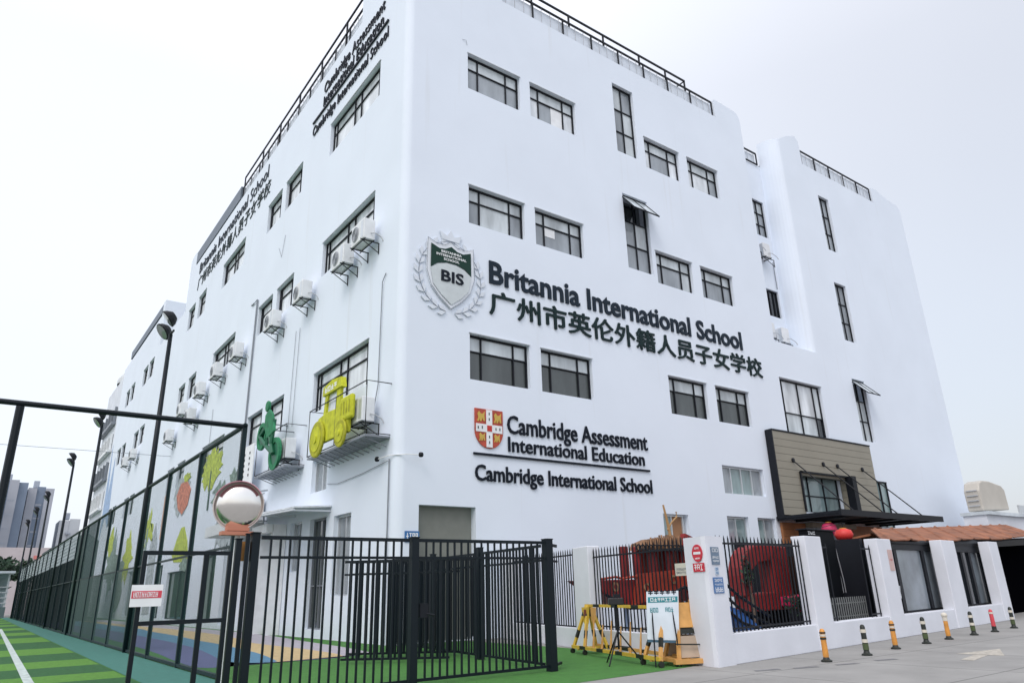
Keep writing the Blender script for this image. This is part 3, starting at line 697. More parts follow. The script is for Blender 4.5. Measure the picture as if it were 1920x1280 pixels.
m = MB(); m.fbox(FL, 3.21, 4.2, 8.2, 8.89, D0+.03, D0+.05); m.build('cab_window', G_PALE, tr)
m = MB(); m.fbox(FL, 1.65, 2.75, 7.5, 8.42, D0+.0, D0+.2); m.build('hood', M_YEL, tr, bevel=.12)
m = MB()
for k in range(4): m.fbox(FL, 1.75+k*.24, 1.83+k*.24, 7.75, 8.2, D0+.201, D0+.215)
m.build('grille_line', M_YELD, tr)
m = MB(); disc(FL, 4.75, 7.25, .72, D0+.15, D0+.26, m); wh = m.build('wheel', M_YELD, tr, bevel=.06)
m = MB(); disc(FL, 4.75, 7.25, .50, D0+.262, D0+.28, m); disc(FL, 4.75, 7.25, .16, D0+.281, D0+.32, m); m.build('hub', M_YEL, wh)
m = MB(); disc(FL, 2.35, 7.05, .52, D0+.21, D0+.3, m); wh = m.build('wheel', M_YELD, tr, bevel=.06)
m = MB(); disc(FL, 2.35, 7.05, .34, D0+.302, D0+.32, m); disc(FL, 2.35, 7.05, .1, D0+.321, D0+.35, m); m.build('hub', M_YEL, wh)
m = MB(); glyphs(m, FL, 3.1, 4.3, 8.98, 9.2, 4, D0+.181, 5, .05); m.build('emblem', M_WHITE, tr)
m = MB()
for x in (2.6, 4.6): m.tube([FL.p(x, 7.4, 0), FL.p(x, 7.4, D0)], .03, 6)
m.build('mounting_arm', M_GREY, tr)
bk = thing('bicycle_figure', 'green bicycle rider cut-out mounted above the white glass canopy', 'wall figure', FL.p(11.2, 7.2, D0))
m = MB(); disc(FL, 12.3, 8.75, .66, D0, D0+.12, m, rin=.46); wh = m.build('wheel', M_GRN, bk); m = MB(); disc(FL, 12.3, 8.75, .455, D0+.03, D0+.07, m); m.build('wheel_disc', M_GRND, wh)
m = MB(); disc(FL, 10.2, 7.6, .74, D0, D0+.12, m, rin=.52); wh = m.build('wheel', M_GRN, bk); m = MB(); disc(FL, 10.2, 7.6, .515, D0+.03, D0+.07, m); m.build('wheel_disc', M_GRND, wh)
m = MB()
for a_, b_ in (((12.3, 8.75), (11.2, 9.1)), ((11.2, 9.1), (10.2, 7.6)), ((12.3, 8.75), (11.2, 8.1)), ((11.2, 8.1), (10.2, 7.6)), ((11.2, 8.1), (11.0, 9.2)), ((10.5, 8.1), (10.3, 9.2))):
    m.tube([FL.p(*a_, D0+.16), FL.p(*b_, D0+.16)], .10, 6)
m.build('frame', M_GRND, bk)
m = MB(); m.prism(FL, [(10.0, 8.6), (11.0, 8.4), (11.5, 9.0), (11.5, 9.6), (11.0, 9.8), (10.5, 9.5)], D0+.14, D0+.25); disc(FL, 11.3, 10.0, .26, D0+.14, D0+.27, m, 14); m.build('rider', M_GRN, bk, bevel=.03)
m = MB()
for x, z in ((11.4, 9.2), (10.4, 8.7)): m.tube([FL.p(x, z, 0), FL.p(x, z, D0+.1)], .03, 6)
m.build('mounting_arm', M_GREY, bk)
# ground-floor wall murals
def mural(name, label, parts_, grp='painted plant murals on the left facade'):
    t = thing(name, label, 'mural', FL.p(parts_[0][1][0][0], parts_[0][1][0][1], 0), grp)
    for i, (nm, pts, mt) in enumerate(parts_):
        m_ = MB(); m_.prism(FL, pts, .01+i*.012, .035+i*.012); m_.build(nm, mt, t)
def blob(cx_, cz_, rx, rz, n=22, rag=.18, seed=1):
    r_ = random.Random(seed); return [(cx_+rx*(1+rag*(r_.random()-.5)*2)*math.cos(2*math.pi*i/n), cz_+rz*(1+rag*(r_.random()-.5)*2)*math.sin(2*math.pi*i/n)) for i in range(n)]
P_LIME = mat('mural_lime', (.44, .52, .06), .85, 0, .45, 5); P_TRK = mat('mural_trunk', (.05, .09, .07), .7); P_RED = mat('mural_red', (.60, .20, .13), .85, 0, .5, 6)
P_GR = mat('mural_leaf', (.22, .29, .25), .85, 0, .5, 5); P_BLU = mat('mural_blue', (.30, .42, .62), .7, 0, .2, 2); P_OR = mat('mural_orange', (.65, .33, .20), .7, 0, .2, 2); P_GRAY = mat('mural_grey', (.40, .44, .47), .85, 0, .4, 4)
mural('tree_mural', 'lime yellow tree painted at the right end of the murals behind the tall fence', [('crown', blob(25.0, 9.2, 2.2, 1.15, 34, .28, 3), P_LIME), ('trunk', [(24.8, 6.6), (25.1, 6.6), (25.1, 9.0), (24.9, 9.0)], P_TRK), ('grass', blob(22.4, 7.2, 1.6, .7, 26, .5, 8), P_GR)])
mural('strawberry_mural', 'red orange strawberry mural behind the tall fence', [('shade', blob(32.6, 8.4, 2.2, 1.3, 24, .2, 15), P_GRAY), ('berry', [(30.0, 8.5), (31.4, 9.3), (33.2, 9.25), (34.2, 8.5), (33.3, 7.5), (31.8, 7.0), (30.5, 7.5)], P_RED), ('leaf', blob(31.4, 9.5, .9, .3, 18, .4, 5), P_LIME)])
mural('pear_mural', 'yellow green pear mural low behind the gate opening', [('fruit', [(28.6, 4.0), (29.6, 3.8), (32.6, 3.9), (33.4, 4.4), (32.4, 5.4), (31.4, 6.1), (30.6, 6.1), (29.3, 5.1)], P_LIME), ('shade_leaf', blob(29.4, 3.6, 1.2, .4, 18, .3, 6), P_GR)])
mural('shrub_mural', 'grey green shrub mural left of the canopy', [('shrub', blob(20.6, 5.4, 2.2, 1.5, 26, .35, 9), P_GRAY), ('stem', blob(19.6, 7.4, 1.1, 1.0, 18, .4, 2), P_GR)])
mural('blue_figure_mural', 'pale blue shape painted beside the tall lamp pole', [('body', [(39.0, .6), (41.5, .5), (41.8, 5.5), (40.5, 7.2), (39.2, 5.6)], P_GRAY), ('stripe', [(37.6, 5.8), (38.4, 5.8), (38.4, 9), (37.6, 9)], P_OR)])
mural('palm_mural', 'tall yellow and green palm mural in the middle distance of the murals', [('fronds', blob(43.5, 6.9, 2.0, 1.1, 30, .6, 11), P_LIME), ('stem', [(43.1, .5), (44.1, .5), (43.9, 7), (43.4, 7)], P_GR)])
mural('yellow_bush_mural', 'small yellow bush mural at the far end behind the dark fence', [('bush', blob(52, 5.0, 2.2, 1.9, 28, .45, 12), P_LIME), ('base', blob(55, 3.2, 2.6, 2.2, 18, .3, 13), P_GR)])
mural('green_bush_mural', 'faded green bush mural beyond the yellow one', [('bush', blob(61, 5, 3.4, 2.8, 30, .45, 14), P_GR), ('bloom', blob(63, 7.0, 1.6, 1.3, 14, .35, 15), P_LIME)])
mural('blue_mural', 'large blue line drawing painted on the far wing', [('drawing', [(68, 9), (70, 17), (71.5, 12.5), (73.5, 19), (73.2, 8), (71, 10.5)], P_BLU)])
# hanging notice banner and canopy at ground floor
bn = thing('notice_banner', 'tall white notice banner with small dark characters left of the green figure', 'banner', FL.p(15.9, 6.1, .5))
m = MB(); m.fbox(FL, 14.6, 17.1, 6.2, 8.9, .5, .56); m.build('board', M_WHITE, bn)
m = MB(); [m.fbox(FL, 15.1+i*.85, 15.25+i*.85, 7.3+k*.28, 7.42+k*.28, .565, .575) for i in range(2) for k in range(5)]; m.fbox(FL, 15.2, 16.4, 6.4, 6.46, .565, .575); m.build('print', M_BLACK, bn)
cn = thing('glass_canopy', 'thin grey glass canopy over the ground floor door of the left facade', 'canopy', FL.p(9.4, 4.9, 0))
m = MB(); m.hexa([FL.p(5.4, 4.80, .02), FL.p(13.4, 5.1, .02), FL.p(13.4, 5.0, 1.5), FL.p(5.4, 4.70, 1.5), FL.p(5.4, 4.86, .02), FL.p(13.4, 5.16, .02), FL.p(13.4, 5.06, 1.5), FL.p(5.4, 4.76, 1.5)]); m.build('sheet', G_PALE, cn)
m = MB()
for x in (5.5, 9.4, 13.3): m.tube([FL.p(x, 4.65+.0375*(x-5.4), 0), FL.p(x, 4.62+.0375*(x-5.4), 1.5)], .04, 4)
m.tube([FL.p(5.4, 4.64, 1.5), FL.p(13.4, 4.94, 1.5)], .05, 4); m.build('beam', M_ALU, cn)
po = thing('entrance_porch', 'white framed porch with pipes beside the canopy', 'porch', FL.p(15, 0, 0))
m = MB()
for x in (10.4, 12.2): m.fbox(FL, x, x+.3, 0, 4.55, .02, .6)
m.fbox(FL, 10.4, 12.5, 4.2, 4.55, .62, .9); m.build('frame', M_WHITE, po)
m = MB(); m.fbox(FL, 13.4, 17.3, 4.4, 4.9, .1, 1.8); m.fbox(FL, 13.6, 14.4, 4.9, 6.0, .1, 1.0); m.fbox(FL, 14.6, 16.8, 5.0, 5.5, .1, 1.3); m.build('ledge', M_ACW, po)
m = MB()
for k in range(4): m.tube([FL.p(13.3+k*.9, 6.4, .1), FL.p(13.2+k*.9, 6.2, .9), FL.p(13.2+k*.9, 4.9, 1.2)], .05, 6)
m.tube([FL.p(11.8, 6.05, .7), FL.p(15.0, 6.0, .7)], .03, 5); m.build('pipes', M_ALU, po)
bs = thing('house_number_plate', 'small blue number plate on the building corner above the gate', 'sign', FR.p(.2, 3.2, 0))
m = MB(); m.fbox(FR, .38, .92, 3.12, 3.48, .01, .03); m.build('plate', mat('plate_blue', (.03, .15, .38), .5), bs)
m = MB(); glyphs(m, FR, .42, .88, 3.2, 3.42, 4, .031, 2, .03); m.build('print', M_WHITE, bs)
cm = thing('security_camera', 'pair of small dark cameras on a bracket at the building corner', 'camera', FR.p(0, 5.8, 0))
m = MB(); m.tube([FL.p(.9, 5.95, .25), FL.p(.3, 6.0, .1), FR.p(.3, 6.0, .15), FR.p(.75, 6.0, .25)], .02, 5); m.build('bracket', M_WHITE, cm)
for P in (FL.p(.95, 5.95, .25), FR.p(.8, 6.0, .28)):
    m = MB(); m.lathe(P, [(0, -.09), (.07, -.07), (.09, 0), (.07, .07), (0, .09)], 12); m.build('lens', M_BLACK, cm, smooth=True)

# ------------------------------------------------------------------ entrance portal on the right facade
M_KH = mat('khaki_cladding', (.275, .255, .205), .45, .1, .05, .5)
pt = thing('entrance_portal', 'khaki clad entrance portal with a black canopy hung from rods', 'portal', FR.p(26, 4.6, 0))
m = MB()
hole = (23.3, 27.6, 4.98, 6.95); X0, X1, Z0, Z1 = 21.3, 30.95, 4.72, 9.0
zs = [Z0 + i*(Z1-Z0)/11 for i in range(12)]
for z0_, z1_ in zip(zs, zs[1:]):
    segs = [(X0, X1)]
    if z1_ > hole[2]+.05 and z0_ < hole[3]-.05: segs = [(X0, hole[0]), (hole[1], X1)]
    for a_, b_ in segs: m.fbox(FR, a_, b_, z0_+.008, z1_-.008, .03, .36)
m.fbox(FR, X0, X1, hole[3]-.12, hole[3]+.05, .03, .33)
m.build('cladding', M_KH, pt)
m = MB(); m.fbox(FR, X0-.1, X0-.01, 4.5, Z1+.05, .02, .40); m.fbox(FR, X0-.01, X1, Z1+.01, Z1+.08, .02, .40); m.build('trim', M_BLACK, pt)
m = MB(); m.fbox(FR, 27.55, 27.95, 4.95, 7.0, .37, .8); m.fbox(FR, 23.3, 27.55, 6.93, 7.0, .37, .55); m.fbox(FR, 23.2, 23.3, 4.95, 7.0, .37, .45); m.build('window_surround', M_BLACK, pt)
m = MB(); m.fbox(FR, 31.0, 32.6, 4.4, 7.0, .02, .05); gl = m.build('side_glass', G_TEAL, pt)
m = MB()
for x in (31.0, 31.75, 32.55): m.fbox(FR, x-.035, x+.035, 4.4, 7.0, .052, .13)
m.fbox(FR, 31.0, 32.6, 6.98, 7.05, .05, .14); m.fbox(FR, 31.0, 32.6, 5.0, 5.06, .05, .12); m.build('side_glass_frame', M_BLACK, gl)
m = MB(); m.box(CX+21.1, CX+31.2, 18.3, 21.62, 4.52, 4.64); cp = m.build('canopy', M_BLACK, pt)
m = MB()
for x in (21.2, 22.8, 25.6, 27.4, 29.5, 31.1): m.box(CX+x-.07, CX+x+.07, 18.3, 21.6, 4.42, 4.515)
m.box(CX+21.1, CX+31.2, 18.18, 18.295, 4.40, 4.68); m.build('beam', M_BLACK, cp)
for u, u2 in ((22.8, 22.8), (25.6, 25.6), (27.0, 27.0), (29.6, 29.6)):
    m = MB(); m.tube([FR.p(u, 7.55, .36), Vector((CX+u2, 18.5, 4.70))], .035, 6); m.lathe(FR.p(u, 7.55, .36), [(0, .0), (.12, 0), (.12, .06), (0, .08)], 10, (0, -1, 0)); m.build('rod', M_BLACK, pt)
M_WOOD = mat('orange_brown_wood', (.32, .13, .05), .6, 0, .15, 2)
for xa_, xb_ in ((21.35, 23.35), (27.65, 31.0)):
    m = MB()
    for i in range(12): m.fbox(FR, xa_, xb_, .3+i*.34, .3+i*.34+.33, .02, .15+(i % 2)*.004)
    m.build('timber_siding', M_WOOD, pt)
m = MB(); m.fbox(FR, 23.38, 27.62, 4.16, 4.39, .02, .5); m.build('lintel', M_KH, pt)

# ------------------------------------------------------------------ boundary wall
FS = Fr((12.2, 10.0), (2.9, 11.66), (-11.66, 2.9))
FF = Fr((12.2, 10.0), (20.1, 2.12), (2.12, -20.1))
bw = thing('boundary_wall', 'low white boundary wall with square pillars and barred openings around the yard', 'wall', (12.2, 10, 0))
m = MB()
m.fbox(FS, .72, 11.7, 0, .52, -.28, 0)
m.fbox(FF, .60, 20.0, 0, .58, -.32, 0)
m.build('base', M_WALL2, bw, bevel=.015)
def pillar(F, x0, x1, z, d0=-.34, d1=.03):
    m_ = MB(); m_.fbox(F, x0, x1, 0, z, d0, d1); return m_.build('pillar', M_WALL2, bw, bevel=.02)
# corner pillar: one solid
c0 = FS.p(0, 0); m = MB()
pts = [FS.p(.70, 0, .03), FS.p(.08, 0, .03), FS.p(0, 0, .0)+FF.n*.02, FF.p(.08, 0, .03), FF.p(.62, 0, .03), FF.p(.62, 0, -.34), FS.p(.70, 0, -.34)]
va = [m.bm.verts.new(p) for p in pts]; vb = [m.bm.verts.new(p+Vector((0, 0, 2.5))) for p in pts]
m.bm.faces.new(va); m.bm.faces.new(vb)
for i in range(len(pts)): m.bm.faces.new([va[i], va[(i+1) % 7], vb[(i+1) % 7], vb[i]])
m.build('pillar', M_WALL2, bw)
pillar(FS, 5.15, 6.05, 2.62); pillar(FS, 10.9, 11.7, 2.6)
pillar(FF, 4.32, 5.18, 2.62); pillar(FF, 8.62, 9.6, 2.66); pillar(FF, 13.82, 15.1, 2.74); pillar(FF, 18.9, 19.95, 2.80)
FENCES = []
def bar_fence(F, x0, x1, z0, zr, zt, label, d=-.14, step=.156):
    t = thing('barred_fence', label, 'fence', F.p((x0+x1)/2, z0, d), 'black spear-topped fence panels set in the boundary wall')
    m_ = MB(); m_.fbox(F, x0, x1, zr-.02, zr+.02, d-.015, d+.015); m_.build('top_rail', M_BLACK, t)
    m_ = MB(); m_.fbox(F, x0, x1, z0+.06, z0+.095, d-.015, d+.015); m_.build('bottom_rail', M_BLACK, t)
    n = int((x1-x0)/step); proto = None
    for i in range(n+1):
        x = x0+.03+(x1-x0-.06)*i/n
        if proto is None:
            m_ = MB(); m_.tube([F.p(x, z0, d), F.p(x, zt-.08, d), F.p(x, zt, d)], [.017, .017, .003], 4); proto = m_.build('bar', M_BLACK, t); xp = x
        else:
            c_ = proto.copy(); COL.objects.link(c_); c_.parent = t; c_.location = F.ex*(x-xp)
bar_fence(FS, .70, 5.15, .52, 2.32, 2.56, 'black barred fence panel behind the yellow barricade')
bar_fence(FS, 6.05, 10.9, .46, 2.45, 2.62, 'black barred fence panel just right of the gate post')
bar_fence(FF, .62, 4.32, .58, 2.38, 2.55, 'black barred fence panel right of the pillar with signs')
bar_fence(FF, 5.2, 5.9, .58, 2.38, 2.5, 'three dark bars at the left jamb of the lantern opening', -.2, .3)
bar_fence(FF, 7.95, 8.6, .58, 2.38, 2.5, 'three dark bars at the right jamb of the lantern opening', -.2, .22)
# thin white picket inside second opening
pk = thing('picket_fence', 'low pale picket fence in the dark opening under the red lantern', 'fence', FF.p(6.9, .58, -.5))
m = MB()
for i in range(26): m.fbox(FF, 5.3+i*.135, 5.33+i*.135, .4, 1.12, -.62, -.60)
m.fbox(FF, 5.2, 8.7, .95, .98, -.64, -.625); m.fbox(FF, 5.2, 8.7, .62, .65, -.64, -.625); m.build('pickets', mat('picket_grey', (.16, .17, .17), .6), pk)
# signs on the corner pillar
def round_sign():
    t = thing('no_entry_sign', 'round red no entry sign on the white corner pillar', 'sign', FS.p(.23, 2.17, .04))
    m_ = MB(); disc(FS, .23, 2.17, .175, .035, .05, m_, 28); b_ = m_.build('disc', mat('sign_red', (.55, .03, .05), .45), t)
    m_ = MB(); m_.fbox(FS, .11, .35, 2.145, 2.195, .0505, .054); glyphs(m_, FS, .15, .31, 2.25, 2.285, 4, .0505, 3, .008); glyphs(m_, FS, .15, .31, 2.05, 2.08, 3, .0505, 4, .008); m_.build('marking', M_WHITE, b_)
round_sign()
def plate(name, label, F, x0, x1, z0, z1, m_, rows_, seed, mt=M_WHITE, d=.034):
    t = thing(name, label, 'sign', F.p((x0+x1)/2, z0, d))
    a = MB(); a.fbox(F, x0, x1, z0, z1, d, d+.012); b_ = a.build('plate', m_, t)
    a = MB()
    for i, (zz, hh, n) in enumerate(rows_): glyphs(a, F, x0+(x1-x0)*.1, x1-(x1-x0)*.1, z0+(z1-z0)*zz, z0+(z1-z0)*(zz+hh), n, d+.0125, seed+i, (z1-z0)*hh*.14)
    a.build('print', mt, b_)
plate('warning_plate', 'red rectangular plate with white characters under the no entry sign', FS, .04, .42, 1.80, 1.97, MATS['sign_red'], [(.15, .7, 3)], 21)
M_BLU = mat('sign_blue', (.07, .17, .38), .5); M_SLT = mat('sign_slate', (.14, .20, .28), .5)
plate('slate_plate', 'dark slate notice plate at the top right of the corner pillar', FF, .13, .42, 1.93, 2.28, M_SLT, [(.72, .2, 2), (.35, .12, 6), (.15, .1, 7)], 31)
plate('small_plate', 'tiny pale blue notice in the middle of the corner pillar', FF, .22, .34, 1.73, 1.88, mat('sign_pale', (.45, .55, .65), .5), [(.55, .35, 2), (.1, .3, 2)], 41, M_BLU)
plate('blue_plate', 'blue parking notice plate lowest on the corner pillar', FF, .10, .46, 1.37, 1.68, M_BLU, [(.72, .18, 5), (.08, .3, 3), (.5, .1, 6)], 51)
plate('pink_notice', 'faded pink paper notice on the pillar right of the red lantern', FF, 9.22, 9.52, 1.78, 2.36, mat('paper_pink', (.56, .40, .38), .7), [(.45, .1, 1)], 61, MATS['sign_red'])

# ------------------------------------------------------------------ things behind the wall
sh = thing('guard_house', 'guard house with dark framed glass under a rusty brown corrugated roof', 'building', FF.p(15, 0, -1))
m = MB(); m.fbox(FF, 9.7, 22, 0, .62, -.9, -.55); m.fbox(FF, 9.7, 28, 0, 2.9, -5.2, -5.0); m.fbox(FF, 9.7, 9.9, 0, 2.75, -5, -.9); m.build('wall', M_BLACK, sh)
m = MB()
for x in (9.75, 11.2, 13.5, 15.4, 16.6, 17.35, 18.2, 19.6): m.fbox(FF, x-.11, x+.11, .62, 2.6, -.62, -.5)
m.fbox(FF, 9.64, 19.7, 2.42, 2.62, -.64, -.48); m.build('frame', M_BLACK, sh)
GH = mat('guard_glass', (.20, .23, .26), .08, 0, .35, .9)
for a_, b_ in ((9.86, 11.09), (11.31, 13.39), (13.61, 15.29), (15.51, 16.49), (16.71, 17.24), (17.46, 18.09), (18.31, 19.49)):
    m = MB(); m.quad(FF.p(a_, .62, -.56), FF.p(b_, .62, -.56), FF.p(b_, 2.42, -.56), FF.p(a_, 2.42, -.56)); m.build('pane', GH if a_ < 16.6 or a_ > 18.2 else G_BLK, sh, recalc=False)
m = MB(); m.fbox(FF, 12.0, 13.2, .62, 1.05, -1.5, -1.3); m.tube([FF.p(10.3, 1.0, -.48), FF.p(10.85, 1.0, -.45), FF.p(10.9, 1.35, -.45)], .02, 6); m.build('door_handle', M_ALU, sh)
# corrugated roof
m = MB(); NS = 120
def rp(s, t):   # s along 0..1, t 0 low ..1 high
    lo = FF.p(10.1+s*18.5, 2.66+s*s*.22+s*.42, -.36); hi = FF.p(14.2+s*17, 3.28+s*.78, -2.3)
    p = lo.lerp(hi, t); ph = s*22*math.pi
    p.z += .05*max(0, math.sin(ph))**8
    if t == 0: p = p + FF.n*(.05*math.sin(s*23)+.03*math.sin(s*61)); p.z += .03*math.sin(s*17)
    return p
g0 = [[m.bm.verts.new(rp(i/(NS*2), t)) for t in (0, .5, 1)] for i in range(NS*2+1)]
for i in range(NS*2):
    for j in range(2): m.bm.faces.new([g0[i][j], g0[i+1][j], g0[i+1][j+1], g0[i][j+1]])
rf = m.build('roof', mat('rusty_sheet', (.27, .10, .045), .7, .1, .42, 1.6, .3, 20), sh, recalc=False)
sol = rf.modifiers.new('solid', 'SOLIDIFY'); sol.thickness = .04
m = MB(); m.hexa([FF.p(14.2, 3.05, -2.35), FF.p(31.2, 3.83, -2.35), FF.p(31.2, 2.9, -5.2), FF.p(14.2, 2.7, -5.2), FF.p(14.2, 3.12, -2.35), FF.p(31.2, 3.9, -2.35), FF.p(31.2, 2.95, -5.2), FF.p(14.2, 2.75, -5.2)]); m.build('rear_roof', MATS['rusty_sheet'], sh)
m = MB(); m.hexa([FF.p(10.15, 2.6, -.4), FF.p(20, 2.62, -.5), FF.p(28, 3.1, -.5), FF.p(28, 2.9, -.6), FF.p(10.15, 2.64, -.4), FF.p(20, 2.78, -.42), FF.p(28, 3.2, -.42), FF.p(28, 3.2, -.6)]); m.build('fascia', M_BLACK, sh)
m = MB(); m.fbox(FF, 20.05, 45, .0, 2.95, -1.5, -1.3); m.build('passage_shade', mat('passage_shade_black', (.002, .002, .003), 1, spec=0), sh)  # near-black slab, shade of the open gateway put into its colour
gb = thing('gate_booth', 'black box shaped gate booth between the two tall white pillars', 'booth', FF.p(6.8, 0, -1.5))
m = MB(); m.fbox(FF, 7.0, 8.7, 0, 2.94, -1.45, -1.2); m.build('body', mat('booth_black', (.002, .003, .005), .6, spec=.12), gb, bevel=.02)
m = MB(); m.fbox(FF, 8.9, 13.4, 0, 2.6, -2.6, -2.4); m.build('back_wall', mat('booth_brown', (.014, .011, .009), .8, 0, .6, 2, spec=.1), gb)
m = MB(); m.fbox(FF, 6.95, 8.75, 2.945, 2.98, -1.5, -1.15); m.build('roof_edge', M_BLACK, gb)
m = MB(); glyphs(m, FF, 7.05, 7.5, 2.82, 2.9, 3, -1.195, 8, .015); m.build('number_plate', M_WHITE, gb)
m = MB()
for i in range(4): m.tube([FF.p(8.9+i*.14, 2.5, -1.5), FF.p(9.0+i*.17, 1.6, -1.5), FF.p(9.05+i*.16, 1.2, -1.5)], .012, 4)
for i in range(7): m.fbox(FF, 9.8+i*.12, 9.83+i*.12, 1.7+.07*math.sin(i*2), 2.15, -1.52, -1.5)
m.build('hanging_straps', M_ACG, gb)
# lanterns
def lantern(label, P, r, h, col):
    t = thing('paper_lantern', label, 'lantern', P, 'red paper lanterns')
    m_ = MB(); m_.lathe(P, [(r*.35, -h), (r*.8, -h*.75), (r, 0), (r*.8, h*.75), (r*.35, h)], 20); b_ = m_.build('shade', mat('lantern_'+str(col[0]), col, .5, 0, .15, 20), t, smooth=True)
    m_ = MB(); m_.lathe(P, [(0, -h*1.15), (r*.36, -h*1.15), (r*.36, -h), (r*.3, -h)], 14); m_.lathe(P, [(r*.3, h), (r*.36, h), (r*.36, h*1.15), (0, h*1.15)], 14); m_.build('cap', mat('lantern_gold', (.6, .3, .05), .4, .3), t)
    m_ = MB(); m_.tube([P+Vector((0, 0, -h*1.1)), P+Vector((0, 0, -h*2.1))], [.03, .05], 8); m_.build('tassel', mat('tassel', (.4, .01, .03), .7), t)
    m_ = MB(); m_.tube([P+Vector((0, 0, h*1.1)), P+Vector((0, 0, h*2.0))], .008, 4); m_.build('cord', M_BLACK, t)
lantern('round red lantern hanging over the dark opening between the pillars', Vector((22.5, 12.8, 2.94)), .29, .18, (.62, .035, .03))
lantern('pinkish red lantern hanging under the black entrance canopy', Vector((CX+21.6, 19.2, 3.85)), .36, .3, (.55, .03, .12))
for P, zt in ((Vector((22.5, 12.8, 3.3)), None),):
    m = MB(); m.tube([P, P+Vector((0, .1, .0)), FF.p(8.1, 3.0, -1.6)], .012, 4); tag(m.build('lantern_wire', M_BLACK), 'thin wire holding the red lantern to the gate booth roof', 'wire')

# pirate-ship playground, slide, playhouse
M_SHIPR = mat('ship_red', (.20, .012, .012), .5, 0, .3, 2); M_SHIPO = mat('ship_orange_red', (.28, .032, .014), .5, 0, .3, 2); M_TAN = mat('tan_rope', (.23, .12, .06), .7, 0, .6, 7)
M_SLB = mat('slide_blue', (.03, .13, .42), .35); M_PALEB = mat('slide_pale_blue', (.42, .56, .78), .5)
ship = thing('play_ship', 'red pirate ship play structure with a tan roof and a mast behind the barred fence', 'playground equipment', (16.5, 16, 0))
FY = Fr((0, 16), (1, 0), (0, -1))
m = MB(); m.prism(FY, [(14.2, 1.75), (19.6, 1.75), (19.6, .55), (19.0, .95), (18.2, 1.5), (17.4, 1.28), (16.6, .95), (15.8, .98), (14.9, 1.35)], -.9, 0); m.build('hull', M_SHIPR, ship, bevel=.04)
m = MB(); m.prism(FY, [(15.9, 1.0), (18.2, 1.52), (19.2, 1.05), (19.2, 1.8), (17.9, 2.0), (16.2, 1.9)], .01, .12); m.build('side_board', M_SHIPO, ship)
for px_, pz_ in ((15.2, 1.55), (16.5, 1.5), (17.7, 1.72), (18.7, 1.5)):
    m = MB(); disc(FY, px_, pz_, .13, .125, .15, m, 18, rin=.08); m.build('porthole_ring', M_TAN, ship)
m = MB(); m.tube([FY.p(14.2+.27*i, 1.80+.03*math.sin(i*2.1), .08) for i in range(20)], .035, 6); m.build('gunwale', M_SHIPO, ship)
m = MB(); m.tube([FY.p(14.9, 1.33, .05), FY.p(15.8, .95, .05), FY.p(16.6, .93, .05), FY.p(17.4, 1.27, .13), FY.p(18.2, 1.5, .14), FY.p(19.0, .93, .14)], .045, 6); m.build('keel_trim', M_BLACK, ship)
for x in (16.15, 16.7, 17.4, 18.1, 18.75): 
    m = MB(); m.fbox(FY, x-.12, x+.12, 1.76, 2.72, -.5, -.3); m.build('cabin_post', M_SHIPR, ship, bevel=.03)
m = MB(); m.fbox(FY, 17.2, 19.0, 1.76, 2.75, -.85, -.7); m.build('cabin_wall', M_SHIPO, ship)
m = MB()
r_ = random.Random(4)
for i in range(24):
    x = 16.6+i*.10; m.tube([FY.p(x, 2.55+.12*r_.random(), .05), FY.p(x+.08, 2.85+.25*math.sin(i/23*math.pi)*.7+.06*r_.random(), .0)], .03, 6)
m.prism(FY, [(16.6, 2.6), (19.1, 2.65), (18.9, 2.95), (17.9, 3.0), (17.2, 2.95), (16.7, 2.8)], -.6, -.05); m.build('cabin_roof', M_TAN, ship)
m = MB()
for i in range(16):
    x = 16.3+i*.18; m.lathe(FY.p(x, 2.66, .1), [(.07, 0), (.1, 0), (.1, .03), (.07, .03), (.07, 0)], 10, (0, -1, 0))
m.build('roof_scrolls', M_BLACK, ship)
m = MB(); m.prism(FY, [(18.3, 2.7), (19.15, 2.6), (18.9, 3.0), (18.5, 3.12)], -.1, .1); m.build('roof_end', M_SHIPR, ship)
m = MB(); m.tube([FY.p(18.25, 2.9, -.3), FY.p(18.16, 3.45, -.3), FY.p(18.02, 4.05, -.3)], [.05, .045, .03], 6); m.tube([FY.p(18.12, 3.25, -.3), FY.p(18.35, 3.5, -.3), FY.p(18.62, 3.68, -.3), FY.p(18.62, 3.85, -.3)], .03, 6); m.build('mast', mat('mast_wood', (.38, .22, .09), .6), ship)
m = MB()
for x in (14.9, 16.2, 17.6, 18.9): m.tube([FY.p(x, 0, -.5), FY.p(x, 1.2, -.5)], .07, 8)
m.build('support_leg', M_PALEB, ship)
sd_ = thing('play_slide', 'blue plastic slide behind the fence right of the signs pillar', 'slide', (15.8, 12, 0))
FZ = Fr((0, 11.7), (1, 0), (0, -1))
m = MB(); m.prism(FZ, [(14.6, 1.15), (15.3, .95), (16.2, .45), (17.4, .22), (17.4, .08), (16.0, .25), (15.1, .7), (14.6, .9)], -.7, .0); m.build('chute', M_SLB, sd_, bevel=.03)
m = MB()
for k in range(3): m.tube([FZ.p(14.3, 1.85-k*.3, .05), FZ.p(15.3, 1.25-k*.3, .05), FZ.p(16.4, .75-k*.2, .05)], .035, 6)
m.build('handrail', M_BLACK, sd_)
ph = thing('play_house', 'dark red plastic play house with arched window behind the fence', 'playhouse', (18.8, 13.6, 0))
FH = Fr((0, 13.1), (1, 0), (0, -1))
m = MB()
arch = [(17.45+.9-.9*math.cos(R(a_)), 1.75+.85*math.sin(R(a_))) for a_ in range(0, 91, 15)]
m.prism(FH, [(17.45, 1.2)]+arch+[(18.9, 2.6), (18.9, 2.15), (18.3, 2.1), (17.95, 1.9), (17.8, 1.2)], -.5, 0)
